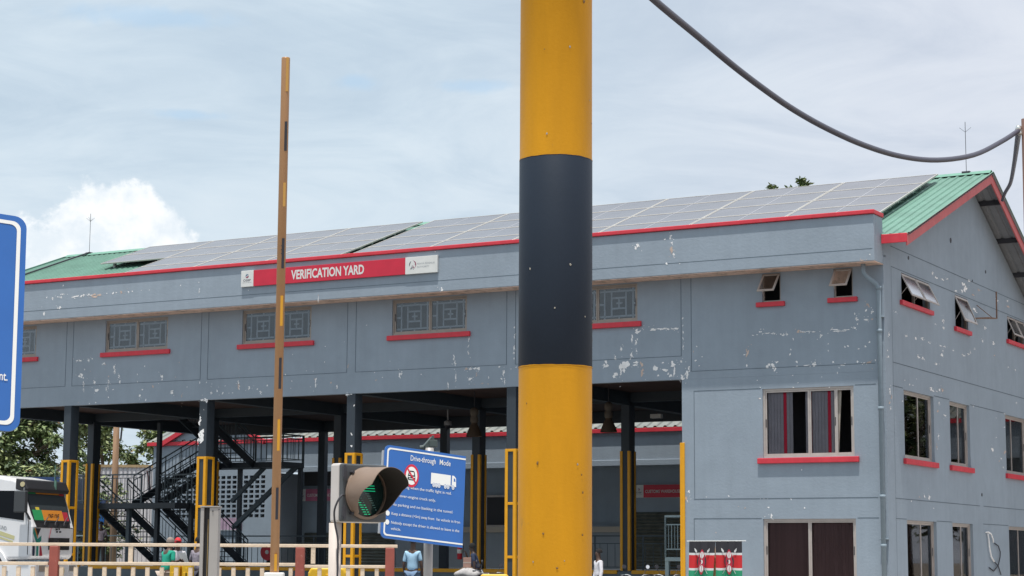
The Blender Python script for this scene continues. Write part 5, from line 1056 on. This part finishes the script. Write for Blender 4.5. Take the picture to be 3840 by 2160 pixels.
b = MB(); b.box(-.1, .1, -.12, .12, 1.04, 1.29); b.build('upper_carton', mat('carton', (.40, .24, .19), .85, var=.15, vscale=6), t, bevel=.005); b = MB(); b.box(-.14, .14, -.16, .16, 0, 1.035); b.build('lower_carton', mat('carton_brown', (.30, .2, .13), .85, var=.15), t, bevel=.005); b = MB(); b.box(-.101, .101, -.123, -.121, 1.15, 1.17); b.build('tape', M['cream'], t)
# ---------------------------------------------------------------- people
def skinned(name, nodes, edges, m, parent, sub=1):
    ks = list(nodes); me = bpy.data.meshes.new(name); me.from_pydata([nodes[k][0] for k in ks], [(ks.index(a), ks.index(b)) for a, b in edges], []); me.update()
    me.materials.append(m); o = bpy.data.objects.new(name, me); COL.objects.link(o); o.parent = parent
    sk = o.modifiers.new('skin', 'SKIN'); sk.use_smooth_shade = True
    if not me.skin_vertices: me.skin_vertices.new() if hasattr(me.skin_vertices, 'new') else None
    for i, k in enumerate(ks):
        r = nodes[k][1]; r = r if isinstance(r, tuple) else (r, r); me.skin_vertices[0].data[i].radius = r
    me.skin_vertices[0].data[0].use_root = True
    sb = o.modifiers.new('sub', 'SUBSURF'); sb.levels = sub; sb.render_levels = sub
    return o
def person(loc, rz, label, shirt, trous, hair, skin=(.09, .05, .035), H=1.72, lean=0, sit=0, arms=(None, None), sleeve=1, cap=None, shoes=(.05, .04, .04), head_turn=0):
    t = empty('person', loc, rz, label, 'person'); k = H/1.75; sm = mat('skin', skin, .55); V = Vector
    hp = V((0, 0, .93*k)) if not sit else V((0, 0, .93*k*.62))
    le = lambda h, x=0, y=0: hp+V((x, -math.sin(R(lean))*h+y*math.cos(R(lean)), math.cos(R(lean))*h+y*math.sin(R(lean))))*1.0
    ch = le(.34*k); nk = le(.55*k); hd = le(.70*k, 0, -.01)+V((0, 0, 0)); tp = le(.80*k)
    nodes = {'pelvis': (hp, (.13, .10)), 'belly': (le(.16*k), (.115, .09)), 'chest': (ch, (.135, .10)), 'up': (le(.47*k), (.10, .08)), 'neck': (nk, .052), 'jaw': (le(.625*k, 0, -.01), (.062, .072)), 'head': (le(.71*k, 0, -.005), (.073, .088)), 'crown': (le(.79*k, 0, .0), (.058, .066)),
             'nose': (le(.675*k, 0, -.105), .012)}
    edges = [('pelvis', 'belly'), ('belly', 'chest'), ('chest', 'up'), ('up', 'neck'), ('neck', 'jaw'), ('jaw', 'head'), ('head', 'crown'), ('head', 'nose')]
    sn = {'p': (hp+V((0, 0, .02)), (.15, .12)), 'b': (le(.16*k), (.138, .11)), 'c': (ch, (.142, .112)), 'u': (le(.46*k), (.105, .085)), 'n': (le(.525*k), .066)}; se = [('p', 'b'), ('b', 'c'), ('c', 'u'), ('u', 'n')]
    tn = {'p': (hp+V((0, 0, .04)), (.14, .115))}; te = []
    for s, nm in ((-1, 'l'), (1, 'r')):
        a = arms[0 if s < 0 else 1] or ((s*.215, .0, .20), (s*.225, -.06, -.06))
        sh = le(.47*k, s*.155*k); el = le(a[0][2]*k, a[0][0]*k, a[0][1]*k); wr = le(a[1][2]*k, a[1][0]*k, a[1][1]*k)
        nodes[nm+'sh'] = (sh, .055); nodes[nm+'el'] = (el, .04); nodes[nm+'wr'] = (wr, .027)
        d = (wr-el).normalized(); side = d.cross(V((0, 1, .3))).normalized(); pl = wr+d*.07*k; nodes[nm+'pl'] = (pl, (.034, .018))
        edges += [('up', nm+'sh'), (nm+'sh', nm+'el'), (nm+'el', nm+'wr'), (nm+'wr', nm+'pl')]
        cv = d.cross(side).normalized()
        for fi, (off, ln) in enumerate(((-.027, .062), (-.009, .072), (.009, .068), (.027, .052))):
            a1 = pl+side*off+d*.035; a2 = a1+d*ln*.5+cv*.008; a3 = a2+d*ln*.4+cv*.02
            for q, (pp, r_) in enumerate(((a1, .0092), (a2, .0085), (a3, .0075))): nodes[f'{nm}f{fi}{q}'] = (pp, r_)
            edges += [(nm+'pl', f'{nm}f{fi}0'), (f'{nm}f{fi}0', f'{nm}f{fi}1'), (f'{nm}f{fi}1', f'{nm}f{fi}2')]
        th1 = wr+d*.035-side*.035; th2 = th1+d*.035-side*.022+cv*.01; nodes[nm+'t0'] = (th1, .011); nodes[nm+'t1'] = (th2, .009); edges += [(nm+'wr', nm+'t0'), (nm+'t0', nm+'t1')]
        sn[nm+'s'] = (sh, .062); se.append(('u', nm+'s')); e_ = sh.lerp(el, .80 if sleeve < 2 else 1.0); sn[nm+'e'] = (e_, .052); se.append((nm+'s', nm+'e'))
        if sleeve == 2: sn[nm+'w'] = (wr, .042); se.append((nm+'e', nm+'w'))
        hj = hp+V((s*.09*k, 0, -.03))
        if sit: kn = hj+V((s*.06, -.44*k, -.02)); an = kn+V((0, .02, -.44*k))
        else: kn = V((s*.10*k, -.02, .50*k)); an = V((s*.11*k, .02, .085))
        toe = an+V((s*.02, -.17, -.05))
        nodes[nm+'h'] = (hj, .085); nodes[nm+'k'] = (kn, .058); nodes[nm+'a'] = (an, .04); nodes[nm+'o'] = (toe, (.04, .022)); edges += [('pelvis', nm+'h'), (nm+'h', nm+'k'), (nm+'k', nm+'a'), (nm+'a', nm+'o')]
        tn[nm+'h'] = (hj, .105); tn[nm+'k'] = (kn, .08); tn[nm+'a'] = (an+V((0, 0, .05)), .065); te += [('p', nm+'h'), (nm+'h', nm+'k'), (nm+'k', nm+'a')]
        b = MB(); b.tube([an+V((0, .05, -.045)), an+V((0, -.05, -.045)), toe+V((0, 0, .0))], [.04, .045, .035], 8); b.build('shoe', mat('shoe', shoes, .6), t, smooth=True)
    bo = skinned('body', nodes, edges, sm, t, 1)
    skinned('shirt', sn, se, shirt, t, 2); skinned('trousers', tn, te, trous, t, 1)
    b = MB(); c = le(.745*k, 0, .012); n = 14
    for i in range(7):
        ph = math.pi*.56*i/6
        for j in range(n): th = 2*math.pi*j/n; b.v.append(tuple(c+V((.083*math.sin(ph)*math.cos(th), .098*math.sin(ph)*math.sin(th)+.006, .094*math.cos(ph)-.012*(i == 6)))))
    for i in range(6):
        for j in range(n): b.f.append((i*n+j, i*n+(j+1) % n, (i+1)*n+(j+1) % n, (i+1)*n+j)); b.m.append(0)
    if cap: b.box(c.x-.065, c.x+.065, c.y-.17, c.y-.06, c.z+.01, c.z+.022)
    b.build('cap' if cap else 'hair', cap or mat('hair', hair, .9), t, smooth=True)
    for s in (-1, 1):
        b = MB(); q = le(.70*k, s*.03, -.087); b.tube([q, q+V((0, -.006, 0))], .011, 8); b.build('eye', M['ink'], t)
    return t
def cl(name, c, var=.12): return mat(name, c, .85, var=var, vscale=7, bump=.3, bscale=20)
person((-2.30, 46.3, .2), R(165), 'person in a light blue T-shirt and jeans standing beside the grey sign pole', cl('light_blue_cotton', (.36, .56, .72)), cl('denim', (.16, .24, .36)), (.02, .02, .02), H=1.74, head_turn=0, arms=(None, ((.215, .02, .18), (.21, -.05, -.08))))
person((2.42, 54.0, .0), R(-70), 'person in a white shirt walking out from behind the striped post', cl('white_cotton', (.74, .72, .76), .05), cl('dark_trousers', (.04, .04, .06)), (.012, .01, .01), H=1.74, sleeve=2)
person((-.93, 55.6, .22), R(-100), 'person in a dark blue shirt leaning with a hand raised to the chin', cl('navy_cotton', (.02, .035, .08)), cl('black_trousers', (.02, .02, .025)), (.01, .01, .01), skin=(.05, .028, .02), H=1.68, lean=14, arms=(((-.2, -.20, .16), (-.06, -.22, .52)), None))
person((-7.72, 44, .2), R(140), 'person in a green shirt and beige trousers leaning over the yellow barriers', cl('green_cotton', (.01, .30, .20)), cl('beige_cotton', (.55, .45, .38)), (.20, .17, .15), H=1.70, lean=12, arms=(None, ((.25, -.12, .22), (.2, -.32, .16))), cap=cl('grey_knit_cap', (.26, .21, .18)))
person((-7.80, 46, .2), R(20), 'person in a red cap reading a sheet of white paper', cl('pale_shirt', (.62, .60, .62)), cl('grey_trousers', (.08, .08, .1)), (.02, .02, .02), H=1.70, lean=6, arms=(((-.2, -.15, .22), (-.06, -.30, .30)), ((.2, -.15, .22), (.07, -.30, .30))), cap=mat('red_cap', (.62, .02, .03), .7))
person((-7.17, 45, .2), R(150), 'person with black hair in a patterned grey shirt left of the sensor post', mat('patterned_cotton', (.26, .23, .27), .85, var=.5, vscale=14), cl('dark_slacks', (.05, .05, .07)), (.008, .008, .008), H=1.72, lean=5)
t = empty('paper_sheet', (-7.62, 45.72, 1.42), 0, 'white sheet of paper held up by the person in the red cap', 'paper')
b = MB(); b.add([(-.10, 0, .12), (.06, -.02, .15), (.16, .03, -.12), (.0, .05, -.16)], [(0, 1, 2, 3)]); b.add([(.14, .0, -.12), (.2, .01, -.02), (.34, .05, -.17), (.3, .06, -.22)], [(0, 1, 2, 3)]); b.build('sheet', M['paperwhite'], t)
person((-15.85, 76.0, 1.07), R(10), 'person in a pale pink top on the platform behind the staircase', cl('pale_pink_cotton', (.66, .52, .56)), cl('brown_trousers', (.12, .09, .08)), (.02, .015, .01), H=1.7)
